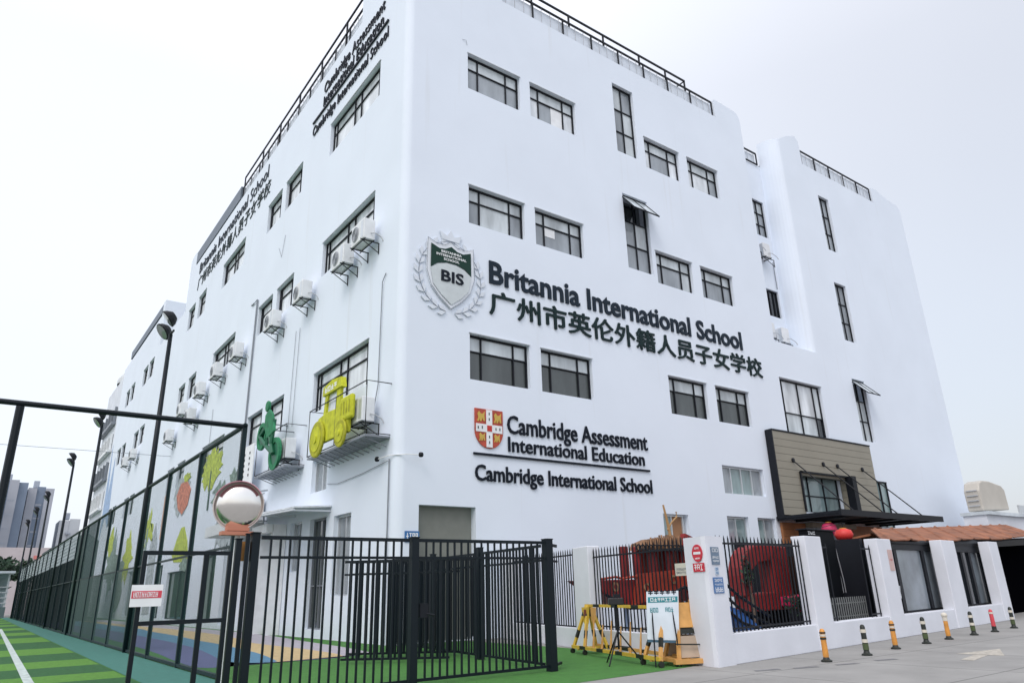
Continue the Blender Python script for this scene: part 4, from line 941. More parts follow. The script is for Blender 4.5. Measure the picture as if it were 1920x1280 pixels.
m.prism(FH, [(18.9, .8), (19.7, .8), (19.7, 2.55), (18.9, 2.6)], -.5, 0)
m.prism(FH, [(17.6, .8), (18.9, .8), (18.9, 1.3), (17.6, 1.25)], -.5, 0); m.build('shell', M_SHIPR, ph, bevel=.04)
m = MB(); m.box(21.6, 25.6, 15.4, 15.6, 0, 2.75); m.build('back', mat('playhouse_brown', (.045, .024, .014), .8, 0, .5, 2, spec=.1), ph)
m = MB(); m.fbox(FH, 19.72, 20.9, .8, 2.3, -.45, -.35); m.build('door_panel', mat('playhouse_door', (.035, .016, .01), .7, spec=.1), ph)
m = MB(); m.fbox(FH, 17.9, 20.6, .0, .8, -1.2, -.8); m.build('dark_base', M_BLACK, ph)
m = MB(); m.prism(FH, [(19.0, 1.15), (19.8, 1.2), (20.6, 1.05), (21.2, .7), (21.4, .25), (20.8, .25), (20.2, .55), (19.6, .85), (19.0, .9)], .0, .35); m.build('curved_bench', mat('magenta_plastic', (.48, .015, .08), .4), ph, bevel=.04)
# climbing plants behind the wall
def foliage(name, label, c, rad, n, mt, seed, cat='plant', group=None, trunk=None, ls=.1):
    r_ = random.Random(seed); t = thing(name, label, cat, (c[0], c[1], 0), group)
    m_ = MB()
    cl = [(Vector((r_.gauss(0, .45)*rad[0], r_.gauss(0, .45)*rad[1], r_.gauss(0, .45)*rad[2])), .25+.3*r_.random()) for _ in range(14)]
    for i in range(n):
        q, sp = r_.choice(cl); p = Vector(c)+q+Vector((r_.gauss(0, sp)*rad[0], r_.gauss(0, sp)*rad[1], r_.gauss(0, sp)*rad[2]))
        if p.z < .05: continue
        a = Vector((r_.gauss(0, 1), r_.gauss(0, 1), r_.gauss(0, 1))).normalized(); b = a.cross(Vector((r_.gauss(0, 1), r_.gauss(0, 1), r_.gauss(0, 1)))).normalized()
        s = ls*(.6+.8*r_.random()); m_.quad(p-a*s, p-b*s*.45, p+a*s, p+b*s*.45)
    m_.build('foliage', mt, t, recalc=False)
    if trunk:
        m_ = MB(); m_.tube([(c[0], c[1], 0), (c[0]+.1, c[1], c[2]*.6), (c[0], c[1]+.05, c[2])], [trunk, trunk*.8, trunk*.4], 8)
        for k in range(5): m_.tube([(c[0]+.05, c[1], c[2]*(.5+.08*k)), (c[0]+rad[0]*math.cos(k*1.3)*.6, c[1]+rad[1]*math.sin(k*1.3)*.6, c[2]+rad[2]*.3)], [trunk*.4, trunk*.12], 5)
        m_.build('trunk', mat('bark', (.10, .07, .05), .85), t)
M_LEAF = mat('leaf_dark', (.016, .045, .022), .7, 0, .5, 3)
foliage('shrub', 'thin dark green shrub behind the fence bars right of the pillar with signs', (17.55, 13.0, 1.75), (.12, .12, .34), 150, M_LEAF, 5, trunk=.04, ls=.07)
foliage('potted_plant', 'low leafy plant at the foot of the play house behind the fence', (19.6, 12.7, .95), (.55, .2, .22), 420, M_LEAF, 6, trunk=.03, ls=.07)
foliage('climbing_plant', 'green climbing plant over the dark booth right of the red lantern', (23.0, 13.4, 2.0), (.5, .3, .35), 600, mat('leaf_mid', (.03, .10, .06), .7, 0, .5, 3), 8, trunk=.03, ls=.06)

# ------------------------------------------------------------------ yard gate and its fences
GY = 12.05
FG = Fr((0, GY), (1, 0), (0, -1))
def gate_leaf(label, F, x0, x1, z0, z1, zmid, step, grp, cat='gate', name='gate_leaf', bt=.017, d=0, arch=0):
    t = thing(name, label, cat, F.p((x0+x1)/2, z0, d), grp)
    for nm, z, th in (('top_rail', z1, .03), ('middle_rail', zmid, .022), ('bottom_rail', z0, .025)):
        m_ = MB(); m_.fbox(F, x0, x1, z-th, z+th, d-.02, d+.02); m_.build(nm, M_GATE, t)
    n = int((x1-x0)/step); proto = None
    for i in range(1, n):
        x = x0+(x1-x0)*i/n
        if proto is None:
            m_ = MB(); m_.tube([F.p(x, z0+.02, d), F.p(x, z1-.02, d)], bt*1.3, 4); proto = m_.build('bar', M_GATE, t); xp = x
        else:
            c_ = proto.copy(); COL.objects.link(c_); c_.parent = t; c_.location = F.ex*(x-xp)
    return t
def gate_post(label, F, x, z, hw=.07, d=0, z0=0):
    m_ = MB(); m_.fbox(F, x-hw, x+hw, z0, z, d-hw, d+hw); m_.fbox(F, x-hw-.01, x+hw+.01, z+.001, z+.02, d-hw-.01, d+hw+.01)
    o = m_.build('gate_post', M_GATE, bevel=.006); return tag(o, label, 'post', 'square dark posts of the yard gate')
gate_leaf('black barred gate leaf nearest the mirror', FG, 3.72, 6.42, .10, 2.46, 2.15, .152, 'black barred leaves of the yard gate')
gate_leaf('black barred gate leaf between the two thick gate posts', FG, 6.62, 9.55, .10, 2.46, 2.15, .152, 'black barred leaves of the yard gate')
gate_post('dark gate post beside the traffic mirror', FG, 3.62, 2.52, .062)
gate_post('dark gate post in the middle of the gate', FG, 6.52, 2.5, .07)
gate_post('thick dark gate post at the right end of the gate', FG, 9.66, 2.52, .085)
m = MB(); m.fbox(FG, 6.62, 6.78, 1.12, 1.36, .03, .09); m.tube([FG.p(6.66, 1.2, .05), FG.p(6.9, 1.15, .12)], .02, 6); tag(m.build('gate_lock', M_BLACK), 'lock box on the middle gate post', 'lock')
# open leaf / fence running back to the building corner
FB = Fr((9.78, 12.35), (1.15, 9.1), (-9.1, 1.15))
for k, (a_, b_) in enumerate(((.1, 3.0), (3.1, 6.0), (6.1, 9.05))):
    gate_leaf(['dark barred fence panel running back from the right gate post', 'dark barred fence panel halfway between gate and building', 'dark barred fence panel meeting the building corner'][k], FB, a_, b_, .10, 2.42, 2.12, .15, 'barred fence panels between gate and building', 'fence', 'fence_panel', .02)
for k, x in enumerate((3.05, 6.05, 9.1)):
    gate_post(['dark post between first and second fence panel behind the gate', 'dark post between second and third fence panel behind the gate', 'dark post standing against the building corner'][k], FB, x, 2.55, .07)
# double parallel folded gate standing open inside
FB2 = Fr((7.4, 17.2), (4.2, -3.6), (-3.6, -4.2))
gate_leaf('folded open gate leaf standing in the yard behind the closed gate', FB2, 0, 2.6, .10, 2.3, 2.0, .14, 'folded gate leaves inside the yard', 'gate', 'folded_gate', .024)
FB3 = Fr((8.2, 18.6), (4.0, -3.3), (-3.3, -4.0))
gate_leaf('second folded gate leaf close behind the first in the yard', FB3, 0, 2.9, .10, 2.35, 2.05, .14, 'folded gate leaves inside the yard', 'gate', 'folded_gate', .03)
FB4 = Fr((9.76, 12.1), (.5, .36), (-.36, .5))
gate_leaf('narrow gate wing right of the thick gate post', FB4, .08, .55, .10, 2.42, 2.1, .5, None, 'gate', 'gate_wing')
# left pedestrian gate frame
pg = thing('pedestrian_gate', 'plain black pedestrian gate frame left of the barred gate', 'gate', (2.6, GY, 0))
m = MB(); m.fbox(FG, 2.0, 3.28, 2.18, 2.24, -.03, .03); m.fbox(FG, 2.0, 2.06, 0, 2.18, -.03, .03); m.fbox(FG, 3.22, 3.28, 0, 2.18, -.03, .03); m.build('frame', M_GATE, pg)
m = MB(); m.fbox(FG, 2.06, 3.22, 1.20, 1.26, -.028, .028); m.build('middle_rail', M_GATE, pg)
m = MB(); m.fbox(FG, 2.86, 2.93, 0, 2.18, -.026, .026); m.build('upright', M_GATE, pg)
gate_post('slim dark post right of the pedestrian gate', FG, 3.36, 2.42, .045)
gate_post('slim paler post between pedestrian gate and barred gate', FG, 3.5, 2.5, .03)
sg = thing('gate_notice', 'white notice board with a red stripe hung on the pedestrian gate', 'sign', (2.1, GY-.1, 1.45))
m = MB(); m.fbox(FG, 1.90, 2.32, 1.46, 1.76, .06, .075); b_ = m.build('board', M_WHITE, sg)
m = MB(); m.fbox(FG, 1.91, 2.31, 1.575, 1.675, .0755, .078); m.build('stripe', mat('stripe_red', (.62, .06, .09), .5), b_)
m = MB(); glyphs(m, FG, 1.93, 2.26, 1.59, 1.66, 9, .0785, 77, .008); m.build('print', M_WHITE, b_)
# traffic mirror
mi = thing('traffic_mirror', 'round convex traffic mirror with orange base above the gate post', 'mirror', (3.36, 12.3, 0))
mdir = Vector((-.35, -.93, -.10)).normalized(); mc = Vector((3.35, 12.22, 2.97))
m = MB(); m.lathe(mc, [(.38, -.05), (.37, -.02), (.31, .03), (.19, .06), (.09, .075), (0, .08)], 32, mdir)
mmm = mat('mirror_glass', (.78, .76, .73), .16, 1.0, .02); m.build('convex_glass', mmm, mi, smooth=True)
m = MB(); m.lathe(mc, [(.38, -.06), (.395, -.05), (.40, .0), (.38, .0), (.38, -.06)], 32, mdir); m.build('rim', mat('rim_pink', (.55, .48, .46), .45), mi, smooth=True)
m = MB()
x_ = mdir.cross(Vector((0, 0, 1))).normalized(); y_ = x_.cross(mdir)
P0 = [mc + (x_*math.cos(R(a))+y_*math.sin(R(a)))*.385 for a in range(25, 160, 9)]
for p, q in zip(P0, P0[1:]): m.hexa([p-mdir*.05, q-mdir*.05, q+mdir*.10, p+mdir*.10, p*1.0+(p-mc)*.03-mdir*.05, q+(q-mc)*.03-mdir*.05, q+(q-mc)*.03+mdir*.10, p+(p-mc)*.03+mdir*.10])
m.build('hood', mat('hood_red', (.50, .20, .26), .5), mi)
m = MB(); m.lathe(mc-mdir*.06, [(0, -.12), (.2, -.1), (.37, 0)], 24, mdir); m.build('back_shell', MATS['rim_pink'], mi, smooth=True)
m = MB(); m.fbox(FG, 3.12, 3.62, 2.50, 2.56, -.3, -.12); m.fbox(FG, 3.2, 3.55, 2.57, 2.66, -.28, -.14); m.build('orange_bracket', mat('orange_plastic', (.48, .19, .12), .6), mi)
m = MB(); m.tube([(3.4, 12.3, 0), (3.4, 12.3, 2.75)], .04, 10); m.build('pole', M_WHITE, mi)
m = MB(); m.fbox(FG, 3.44, 3.56, 2.1, 2.4, -.2, -.1); m.build('reflector', mat('amber', (.45, .22, .07), .4), mi)

# ------------------------------------------------------------------ tall sports fence with netting
FX = Fr((4.35, 0), (0, 1), (-1, 0))
def net_mat(name, col, cover, sc):
    m_ = bpy.data.materials.new(name); m_.use_nodes = True; t = m_.node_tree; b = t.nodes['Principled BSDF']; b.inputs['Base Color'].default_value = (*col, 1); b.inputs['Roughness'].default_value = .6
    g = t.nodes.new('ShaderNodeNewGeometry'); s = t.nodes.new('ShaderNodeSeparateXYZ'); t.links.new(g.outputs['Position'], s.inputs[0])
    def frac(sgn):
        a = t.nodes.new('ShaderNodeMath'); a.operation = 'MULTIPLY_ADD'; a.inputs[1].default_value = sgn; t.links.new(s.outputs[2], a.inputs[0]); t.links.new(s.outputs[1], a.inputs[2])
        q = t.nodes.new('ShaderNodeMath'); q.operation = 'MULTIPLY'; q.inputs[1].default_value = sc; t.links.new(a.outputs[0], q.inputs[0])
        f_ = t.nodes.new('ShaderNodeMath'); f_.operation = 'FRACT'; t.links.new(q.outputs[0], f_.inputs[0])
        l = t.nodes.new('ShaderNodeMath'); l.operation = 'LESS_THAN'; l.inputs[1].default_value = cover; t.links.new(f_.outputs[0], l.inputs[0]); return l
    mx = t.nodes.new('ShaderNodeMath'); mx.operation = 'MAXIMUM'; t.links.new(frac(1).outputs[0], mx.inputs[0]); t.links.new(frac(-1).outputs[0], mx.inputs[1])
    t.links.new(mx.outputs[0], b.inputs['Alpha']); return m_
M_NET = net_mat('green_net', (.025, .085, .080), .155, 14); M_NET2 = net_mat('green_net_dense', (.015, .055, .052), .34, 14); M_NET3 = net_mat('green_net_heavy', (.012, .045, .042), .5, 14); M_NETW = net_mat('pale_net', (.5, .56, .62), .30, 2.4)
M_SCR = mat('windscreen_cloth', (.006, .013, .015), 1, 0, .35, .8, spec=.1)
tf = thing('sports_fence', 'tall dark green mesh fence along the sports field', 'fence', (4.35, 16, 0))
posts = [16+3.75*i for i in range(23)]
proto = None
for y in posts:
    if proto is None:
        m = MB(); m.box(4.30, 4.40, y-.05, y+.05, 0, 5.15); proto = m.build('post', M_FENCE, tf)
    else:
        c_ = proto.copy(); COL.objects.link(c_); c_.parent = tf; c_.location = (0, y-posts[0], 0)
m = MB(); m.tube([(4.35, 15.95, 5.15), (4.35, 98.5, 5.15)], .055, 8); m.build('top_rail', M_FENCE, tf)
m = MB(); m.box(4.31, 4.39, 16, 98.5, .03, .10); m.build('bottom_rail', M_FENCE, tf)
m = MB(); m.box(4.325, 4.375, 16, 98.5, 2.55, 2.60); m.build('middle_rail', M_FENCE, tf)
for y0_, y1_, z0_, z1_, mt_ in ((16, 27.2, .1, 5.1, M_NET), (27.2, 34.7, .1, 5.1, M_NET), (34.7, 42.2, .1, 5.1, M_NET2), (42.2, 46, .1, 5.1, M_NET3)):
    m = MB(); m.quad((4.36, y0_, z0_), (4.36, y1_, z0_), (4.36, y1_, z1_), (4.36, y0_, z1_)); m.build('netting', mt_, tf, recalc=False)
for y0_, y1_, mt_ in ((27.3, 34.6, M_NET2), (34.8, 42, M_NET3)):      # a second layer of cloth low down
    m = MB(); m.quad((4.33, y0_, .1), (4.33, y1_, .1), (4.33, y1_, 2.55), (4.33, y0_, 2.55)); m.build('lower_cloth', mt_, tf, recalc=False)
m = MB(); m.quad((4.36, 46, 3.75), (4.36, 98.5, 3.75), (4.36, 98.5, 5.1), (4.36, 46, 5.1)); m.build('pale_netting', M_NETW, tf, recalc=False)
m = MB()
yy = 42.0; r_ = random.Random(9)
while yy < 98:
    z1 = 3.78 + .05*math.sin(yy); m.box(4.37+.02*math.sin(yy*2), 4.385+.02*math.sin(yy*2), yy, yy+1.87, .12, z1); yy += 1.875
m.build('windscreen', M_SCR, tf)
bfz = thing('field_fence_end', 'top rail and posts of the tall fence crossing in front of the sports field', 'fence', (2, 15.95, 0))
m = MB(); m.tube([(4.29, 15.95, 5.12), (-8, 15.95, 5.12)], .055, 8); m.build('top_rail', M_GATE, bfz)
for x in (.19, -3.9): 
    m = MB(); m.tube([(x, 15.95, 0), (x, 15.95, 5.06)], .07, 8); m.build('post', M_GATE, bfz)
# lamp masts
def mast(label, y, z, x=4.35, big=True):
    t = thing('floodlight_mast', label, 'floodlight', (x, y, 0), 'floodlight masts along the sports fence')
    m_ = MB(); m_.tube([(x+.0, y, 0), (x, y, z-.25)], [.11, .07], 10); m_.build('pole', M_GATE, t, smooth=True)
    for k, (dy, s) in enumerate(((.45, 1), (-.35, 1))):
        m_ = MB(); c = Vector((x-.15, y+dy, z+.0 + .25*(k == 1))); ax = Vector((-.75, -.1+.25*k, -.6)).normalized()
        m_.lathe(c, [(0, -.2), (.16, -.18), (.28, -.04), (.33, .09), (.31, .11), (0, .09)], 14, ax); b_ = m_.build('floodlight', M_BLACK, t)
        m_ = MB(); m_.lathe(c+ax*.115, [(.29, 0), (0, .01)], 14, ax); m_.build('lens', glass('lamp_lens', (.25, .28, .3)), b_)
    m_ = MB(); m_.tube([(x, y-.5, z-.25), (x, y+.6, z-.25)], .04, 6); m_.build('crossbar', M_GATE, t)
mast('tall floodlight mast nearest the camera rising in front of the facade', 26.83, 10.9)
mast('floodlight mast just past the top rail in front of the far wing', 43.9, 10.9)
mast('floodlight mast standing clear against the sky left of the far wing', 57.0, 10.7)
mast('floodlight mast in front of the right edge of the grey towers', 75.5, 10.35)
mast('floodlight mast in front of the middle of the grey towers', 88.0, 10.3)
mast('farthest floodlight mast in front of the grey towers', 101.0, 10.2)
m = MB(); m.tube([(-30+i*6, 60, 12.9-.0021*(abs(i-8)**2)+.02*i-1.0) for i in range(16)], .02, 4); tag(m.build('overhead_cable', M_GREY), 'thin overhead cable crossing the sky at the left', 'cable')

# ------------------------------------------------------------------ distance, left edge
def tower(label, x0, x1, y, dep, z, strips):
    t = thing('tower_block', label, 'building', ((x0+x1)/2, y, 0), 'grey tower blocks far behind the sports field')
    n = len(strips); F = Fr((0, y), (1, 0), (0, -1))
    m_ = MB(); m_.fbox(F, x0, x1, 0, z, -dep, 0); m_.build('core', mat('tower_core', (.36, .40, .46), .8), t)
    for i, (c_, dd) in enumerate(strips):
        m_ = MB(); m_.fbox(F, x0+(x1-x0)*i/n, x0+(x1-x0)*(i+1)/n, 0, z+.4*(i % 2), .01, dd); m_.build('facade_bay', mat('tower_'+str(c_), c_, .8, 0, .1, .2), t)
    for k in range(3, int(z/3.2)):
        m_ = MB(); m_.fbox(F, x0+(x1-x0)*.36, x0+(x1-x0)*.6, 1.6+k*3.2, 2.0+k*3.2, .2, strips[1][1]+.03 if len(strips) > 2 else 1.3)
        m_.build('window_band', mat('tower_window', (.36, .39, .45), .6), t)  # window tone lightened, distance haze put into the colour
    m_ = MB(); m_.fbox(F, x0+1, x0+2.2, z+.41, z+2, -3, -1); m_.build('plant_room', mat('tower_core', (.4, .4, .4)), t)
c1, c2, c3 = (.25, .32, .42), (.40, .42, .47), (.20, .25, .33)
tower('left grey tower block beside the thick fence post', 1.6, 7.2, 205, 12, 28.5, [(c1, 1.0), (c2, 1.6), (c3, .6)])
tower('grey tower block just behind the first to the right', 7.6, 13.0, 212, 12, 28.2, [(c2, 1.2), (c3, .7), (c2, 1.4)])
tower('pale tower block hidden at the far left edge', -8, -.6, 195, 12, 31, [((.40, .46, .48), .8), ((.46, .5, .52), 1.2)])
tower('small pale building right of the grey towers', 15.5, 20, 215, 10, 21, [((.55, .57, .6), .5), ((.5, .53, .56), .8)])
lo = thing('site_wall', 'long pinkish hoarding below the grey towers', 'wall', (2, 150, 0))
m = MB(); m.box(-30, 13, 150, 150.4, 0, 10.5); m.build('panel', mat('hoarding', (.50, .45, .46), .8, 0, .1, .3), lo)
m = MB()
for k in range(5): m.box(8+k*.9, 8.5+k*.9, 149.9, 149.97, 8.6-.5*(k % 2), 9.2)
m.build('red_marks', mat('hoarding_red', (.6, .2, .18), .7), lo)
for i, (x, y, z, rx, rz) in enumerate(((-3, 118, 5.6, 5, 1.0), (2.6, 122, 5.8, 2.6, .9), (6.2, 128, 5.6, 3.0, .8), (-10, 112, 5.6, 4, 1.4))):
    foliage('tree', ['broad dark tree at the left edge beyond the field', 'dark tree beyond the field below the grey towers', 'dark tree beyond the field behind the lamp poles', 'dark tree out beyond the field fence'][i], (x, y, z), (rx, 2, rz), 1500, M_LEAF, 20+i, 'tree', 'trees beyond the sports field', .3, .38)
pv = thing('field_pavilion', 'low pale stand with railings at the far end of the sports field', 'building', (0, 108, 0))
m = MB(); m.box(-20, 3.9, 108, 112, 0, 1.2); m.build('base', mat('pav_base', (.10, .14, .15), .8), pv)
m = MB(); m.box(-20, 4.2, 107.2, 112.5, 5.0, 5.25); m.build('roof', mat('pav_roof', (.50, .54, .6), .6), pv)
m = MB(); m.box(-20, 3.9, 111.5, 112, 1.2, 5.0); m.build('back_wall', mat('pav_wall', (.26, .32, .34), .8, 0, .4, .9), pv)
m = MB()
for i in range(9): m.box(-20+i*2.95, -19.8+i*2.95, 108, 108.2, 1.2, 5)
for z in (1.6, 2.2, 2.8, 3.4): m.box(-20, 3.9, 107.9, 107.97, z, z+.1)
m.build('railing', M_ACG, pv)
bg = thing('goal_bags', 'small stack of red and white bags at the far end of the field', 'bags', (1.8, 92, 0))
m = MB(); m.box(1.2, 2.2, 92, 92.6, .02, .9); m.box(1.9, 2.9, 91.4, 91.9, .02, .55); m.build('red_bag', mat('bag_red', (.5, .08, .08), .7, 0, .3, 4), bg, bevel=.1)
m = MB(); m.box(1.5, 2.6, 91.0, 91.35, .02, .4); m.build('white_bag', M_WHITE, bg, bevel=.08)
pvl = thing('shed', 'dark gabled shed roof peeking over the fence beside the far wing', 'shed', (6.5, 74, 0))
m = MB(); m.prism(Fr((0, 74), (1, 0), (0, -1)), [(5.0, 0), (8.6, 0), (8.6, 6.6), (7.6, 7.3), (5.0, 5.9)], -8, 0); m.build('body', mat('shed_dark', (.05, .07, .08), .8), pvl)

# ------------------------------------------------------------------ right edge: roof unit and slab
ru = thing('rooftop_unit', 'cream rounded ventilation unit standing on a white flat roof at the right edge', 'ventilation unit', (CX+39, 18.66, 5.3))
FU = Fr((0, 18.66), (1, 0), (0, -1))
m = MB(); m.prism(FU, [(48.9, 5.3), (52.75, 5.5), (52.7, 6.75)] + [(52.3, 7.0), (50.6, 7.18), (49.6, 7.16), (49.1, 7.0), (48.85, 6.5)], -.9, 0); m.build('body', mat('cream_casing', (.50, .47, .42), .6, 0, .06, 1), ru, bevel=.08)
m = MB()
for k in range(4): m.box(48.80, 48.845, 18.8, 19.4, 5.6+k*.3, 5.66+k*.3)
m.build('vent_slits', M_ACG, ru)
al = thing('annex_building', 'white flat roofed annex beyond the guard house at the right edge', 'building', (54, 18, 0))
m = MB(); m.box(48.6, 75, 18.5, 19.8, 0, 5.05); m.build('wall', M_WALL2, al)
m = MB(); m.box(48.5, 75, 18.3, 19.9, 5.052, 5.25); m.build('roof_slab', mat('annex_slab', (.55, .6, .64), .7, 0, .2, 1), al)
m = MB(); m.box(53.4, 58, 18.35, 18.45, 5.2, 5.8); m.build('roof_rail', M_ALU, al)

# ------------------------------------------------------------------ bollards
M_BO = mat('bollard_orange', (.62, .27, .05), .5, 0, .15, 8); M_BK = mat('bollard_black', (.014, .018, .014), .5); M_BR = mat('bollard_red', (.60, .06, .08), .5); M_BW = mat('bollard_white', (.62, .58, .50), .5); M_BG = mat('bollard_olive', (.06, .085, .03), .5)
bol = [(14.37, 9.01, 'o', 'orange bollard with a black striped top nearest the sign pillar'), (16.05, 9.08, 'k', 'first black bollard with pale bands counting from the sign pillar'),
       (17.86, 9.37, 'o2', 'orange bollard with brown stripes between the first two black ones'), (19.68, 9.52, 'k', 'second black bollard from the left in front of the guard house'),
       (21.3, 9.70, 'w', 'orange bollard with a round white top'), (23.15, 9.84, 'k', 'black bollard between the white topped orange one and the red one'),
       (24.72, 9.92, 'r', 'bright red bollard near the right end of the row'), (26.69, 10.14, 'k', 'black bollard at the far right end of the row')]
for x, y, k, lab in bol:
    t = thing('bollard', lab, 'bollard', (x, y, 0), 'flexible bollards along the front wall'); P = Vector((x, y, 0)); r0 = .055
    m = MB(); m.lathe(P, [(0, .005), (.11, .005), (.11, .03), (.07, .05), (r0, .09)], 16); m.build('base', M_BK, t, smooth=False)
    body = {'o': M_BO, 'o2': M_BO, 'w': M_BO, 'k': M_BK, 'r': M_BR}[k]
    m = MB(); m.lathe(P, [(r0, .09), (r0+.004, .14), (r0, .36), (r0*.95, .58), (r0*.6, .62), (0, .63)], 16); m.build('tube', body, t, smooth=True)
    bands = {'o': [(.42, .46, M_BK), (.48, .52, M_BW), (.535, .565, M_BK)], 'o2': [(.40, .44, M_BK), (.46, .50, M_BW), (.52, .55, M_BK)], 'w': [(.46, .55, M_BW)], 'k': [(.26, .33, M_BW), (.12, .24, M_BG), (.46, .53, M_BW)], 'r': [(.5, .55, M_BW), (.09, .16, M_BK)]}[k]
    for a_, b_, mt in bands:
        m = MB(); m.lathe(P, [(r0+.001, a_), (r0+.007, a_), (r0+.007, b_), (r0+.001, b_)], 16); m.build('band', mt, t, smooth=False)
    if k == 'w':
        m = MB(); m.lathe(P+Vector((0, 0, .60)), [(0, -.075), (.06, -.05), (.08, 0), (.06, .05), (0, .075)], 16); m.build('cap', M_BW, t, smooth=True)

# ------------------------------------------------------------------ barricade, easel board, tripod
M_BY = mat('barrier_yellow', (.62, .42, .05), .5, 0, .15, 5); M_BOr = mat('barrier_orange', (.62, .33, .10), .5, 0, .15, 5)
ba = thing('barricade', 'yellow and black wheeled trestle barricade along the fence beside the gate', 'barricade', (12.2, 12.8, 0))
FA = Fr((12.95, 14.8), (-1.2, -4.15), (-4.15, 1.2)); LB = 4.25
def striped(p, q, th, name='leg', n=6, a=M_BY, b=M_BK):
    p, q = Vector(p), Vector(q); m1 = MB(); m1.tube([p, q], th, 4); o_ = m1.build(name, a, ba)
    m2 = MB()
    for i in range(1, n, 2):
        m2.tube([p.lerp(q, i/n), p.lerp(q, (i+.7)/n)], th*1.05, 4)
    m2.build('black_stripes', b, o_)
for x, m1 in ((.35, M_BY), (3.9, M_BOr)):
    for sx in (-.33, .33):
        for dd in (-.32, .32):
            striped(FA.p(x+sx, .12, dd), FA.p(x+sx*.12, 1.12, dd*.1), .045, 'leg', 4, m1)
    m = MB(); m.tube([FA.p(x-.38, .12, 0), FA.p(x+.38, .12, 0)], .05, 4); m.tube([FA.p(x, .13, -.36), FA.p(x, .13, .36)], .05, 4); m.build('foot', m1, ba)
    for sx in (-.36, .36):
        m = MB(); m.lathe(FA.p(x+sx, .06, .33), [(0, -.025), (.06, -.025), (.06, .025), (0, .025)], 14, FA.ex); m.build('wheel', M_BK, ba)
striped(FA.p(.2, 1.12, 0), FA.p(3.6, 1.12, 0), .045, 'top_rail', 7)
striped(FA.p(0, .16, .33), FA.p(LB, .16, .33), .05, 'bottom_rail', 9)
striped(FA.p(0, .16, -.33), FA.p(LB, .16, -.33), .05, 'bottom_rail', 9, M_BOr)
m = MB()
for i in range(7): x = .75+i*.45; m.tube([FA.p(x, .18, .33), FA.p(x+.02, .72+.1*(i % 2), .28)], [.03, .012], 6)
m.build('spikes', M_BOr, ba)
m = MB(); m.prism(FA, [(.18, 1.08), (.62, 1.08), (.55, .72), (.40, .62), (.24, .75)], .1, .115); pp = m.build('warning_panel', M_BY, ba)
m = MB(); m.prism(FA, [(.33, 1.03), (.46, 1.03), (.48, .88), (.40, .78), (.32, .88)], .117, .125); m.build('pictogram', mat('pict_brown', (.20, .05, .03), .6), pp)
m = MB(); m.prism(FA, [(.7, 1.08), (1.0, 1.08), (.95, .8), (.82, .66), (.72, .8)], .1, .115); m.build('warning_panel', M_BOr, ba)
# easel board
eb = thing('easel_board', 'white notice board with teal header on a black stand in front of the barricade', 'sign', (12.65, 11.0, 0))
FEb = Fr((11.42, 11.10), (.68, -.42), (-.42, -.68))
bd = [(.0, .55), (.80, .50), (.86, 1.5), (.08, 1.47)]
m = MB(); m.prism(FEb, [(.0, .52), (.66, .48), (.74, 1.44), (.06, 1.44)], 0, .02); b_ = m.build('board', mat('board_white', (.66, .73, .80), .4), eb)
m = MB(); m.prism(FEb, [(.07, 1.22), (.70, 1.22), (.71, 1.33), (.08, 1.33)], .0205, .024); hd = m.build('header', mat('teal_header', (.02, .22, .26), .5), b_)
m = MB(); glyphs(m, FEb, .12, .66, 1.24, 1.31, 7, .0245, 91, .012); m.build('header_print', M_WHITE, hd)
m = MB(); glyphs(m, FEb, .08, .70, 1.36, 1.45, 5, .0205, 92, .022); m.build('title_print', M_SIGNB, b_)
m = MB(); glyphs(m, FEb, .10, .28, 1.03, 1.12, 3, .0205, 93, .014); glyphs(m, FEb, .42, .60, 1.03, 1.12, 3, .0205, 94, .014); m.build('body_print', MATS['teal_header'], b_)
m = MB(); m.prism(FEb, [(.0, .47), (.66, .43), (.665, .475), (.0, .515)], .0, .03); m.build('ledge', mat('ledge_blue', (.05, .12, .18), .5), eb)
m = MB()
for a_, c_ in (((.1, .0, .12), (.16, 1.4, -.03)), ((.62, .0, .12), (.56, 1.4, -.03)), ((.36, 0, -.55), (.36, 1.3, -.04))): m.tube([FEb.p(*a_), FEb.p(*c_)], .014, 6)
m.build('stand', M_BLACK, eb)
# orange A-board right of it
oa = thing('a_frame_board', 'orange and tan folding A-frame at the right end of the barricade', 'sign', (12.55, 10.75, 0))
FO = Fr((11.9, 11.0), (.72, -.28), (-.28, -.72))
def sloped(z0_, z1_, sgn, mt, nm, inset=.02):
    def dd(z): return (.30-.26*(z-.1)/1.15)*sgn
    def xx(z): return .10+.2*(z-.1)/1.15
    m = MB(); m.hexa([FO.p(xx(z0_)+inset, z0_, dd(z0_)), FO.p(.9-xx(z0_)-inset, z0_, dd(z0_)), FO.p(.9-xx(z1_)-inset, z1_, dd(z1_)), FO.p(xx(z1_)+inset, z1_, dd(z1_)),
                      FO.p(xx(z0_)+inset, z0_, dd(z0_)+.02*sgn), FO.p(.9-xx(z0_)-inset, z0_, dd(z0_)+.02*sgn), FO.p(.9-xx(z1_)-inset, z1_, dd(z1_)+.02*sgn), FO.p(xx(z1_)+inset, z1_, dd(z1_)+.02*sgn)])
    m.build(nm, mt, oa)
M_TANB = mat('tan_board', (.42, .33, .25), .7, 0, .15, 3)
for sgn in (1, -1):
    sloped(.16, .56, sgn, M_TANB, 'lower_panel'); sloped(.72, 1.2, sgn, M_BOr, 'upper_panel'); sloped(.60, .70, sgn, M_BK, 'black_band', .0)
m = MB(); m.tube([FO.p(.0, .42, .34), FO.p(.9, .38, .34)], .015, 5); m.build('tie_bar', M_BK, oa)
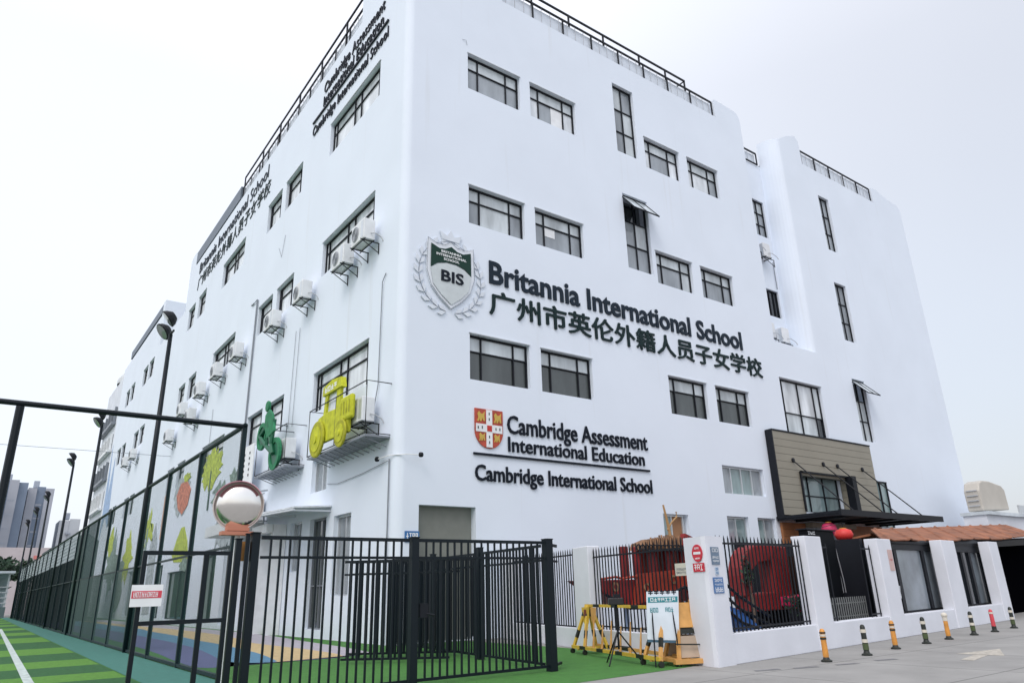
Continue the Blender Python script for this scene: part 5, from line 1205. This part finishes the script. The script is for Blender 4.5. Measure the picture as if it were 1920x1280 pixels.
for x0_, x1_ in ((.06, .28), (.84, .64)):
    m = MB(); m.tube([FO.p(x0_, .10, .33), FO.p(x1_, 1.25, .04)], .045, 4); m.tube([FO.p(x0_, .10, -.33), FO.p(x1_, 1.25, -.04)], .045, 4); m.build('leg', M_BOr, oa)
m = MB(); m.fbox(FO, -.05, .95, .05, .14, .28, .40); m.fbox(FO, -.05, .95, .05, .14, -.40, -.28); m.build('base_bar', M_BOr, oa)
for x_ in (.0, .9):
    m = MB(); m.lathe(FO.p(x_, .045, .34), [(0, -.02), (.045, -.02), (.045, .02), (0, .02)], 12, FO.ex); m.build('wheel', M_BK, oa)
# tripod with speaker
tp = thing('tripod', 'black tripod carrying a flat black box in front of the barricade', 'tripod', (11.42, 11.95, 0))
C0 = Vector((11.42, 11.95, 0))
m = MB(); m.tube([C0+Vector((0, 0, .30)), C0+Vector((0, 0, 1.18))], .022, 8); m.build('column', M_BLACK, tp)
for a_ in (200, 320, 80):
    q = C0+Vector((math.cos(R(a_))*.5, math.sin(R(a_))*.5, .01)); m = MB(); m.tube([C0+Vector((0, 0, .66)), q], .016, 6); m.tube([C0+Vector((0, 0, .36)), C0+Vector((math.cos(R(a_))*.27, math.sin(R(a_))*.27, .33))], .01, 5); m.build('leg', M_BLACK, tp)
m = MB(); FT = Fr(C0, (.8, -.6), (-.6, -.8)); m.fbox(FT, -.16, .16, 1.18, 1.32, -.1, .1); m.build('device_box', mat('device_black', (.01, .01, .012), .35), tp, bevel=.015)
m = MB(); m.fbox(FT, -.05, .1, 1.325, 1.40, -.04, .04); m.build('top_unit', M_BLACK, tp)
# beige parcel label on the fence
pb = thing('paper_notice', 'cream paper notice tied to the fence bars above the easel board', 'sign', FS.p(.95, 1.75, .0))
m = MB(); m.fbox(FS, .80, 1.28, 1.74, 2.0, -.10, -.09); m.build('sheet', mat('cream_paper', (.60, .58, .50), .7, 0, .05, 5), pb)
m = MB(); glyphs(m, FS, .84, 1.24, 1.85, 1.9, 9, -.0895, 101, .006); glyphs(m, FS, .84, 1.24, 1.78, 1.83, 9, -.0895, 102, .006); m.build('print', M_GREY, pb)
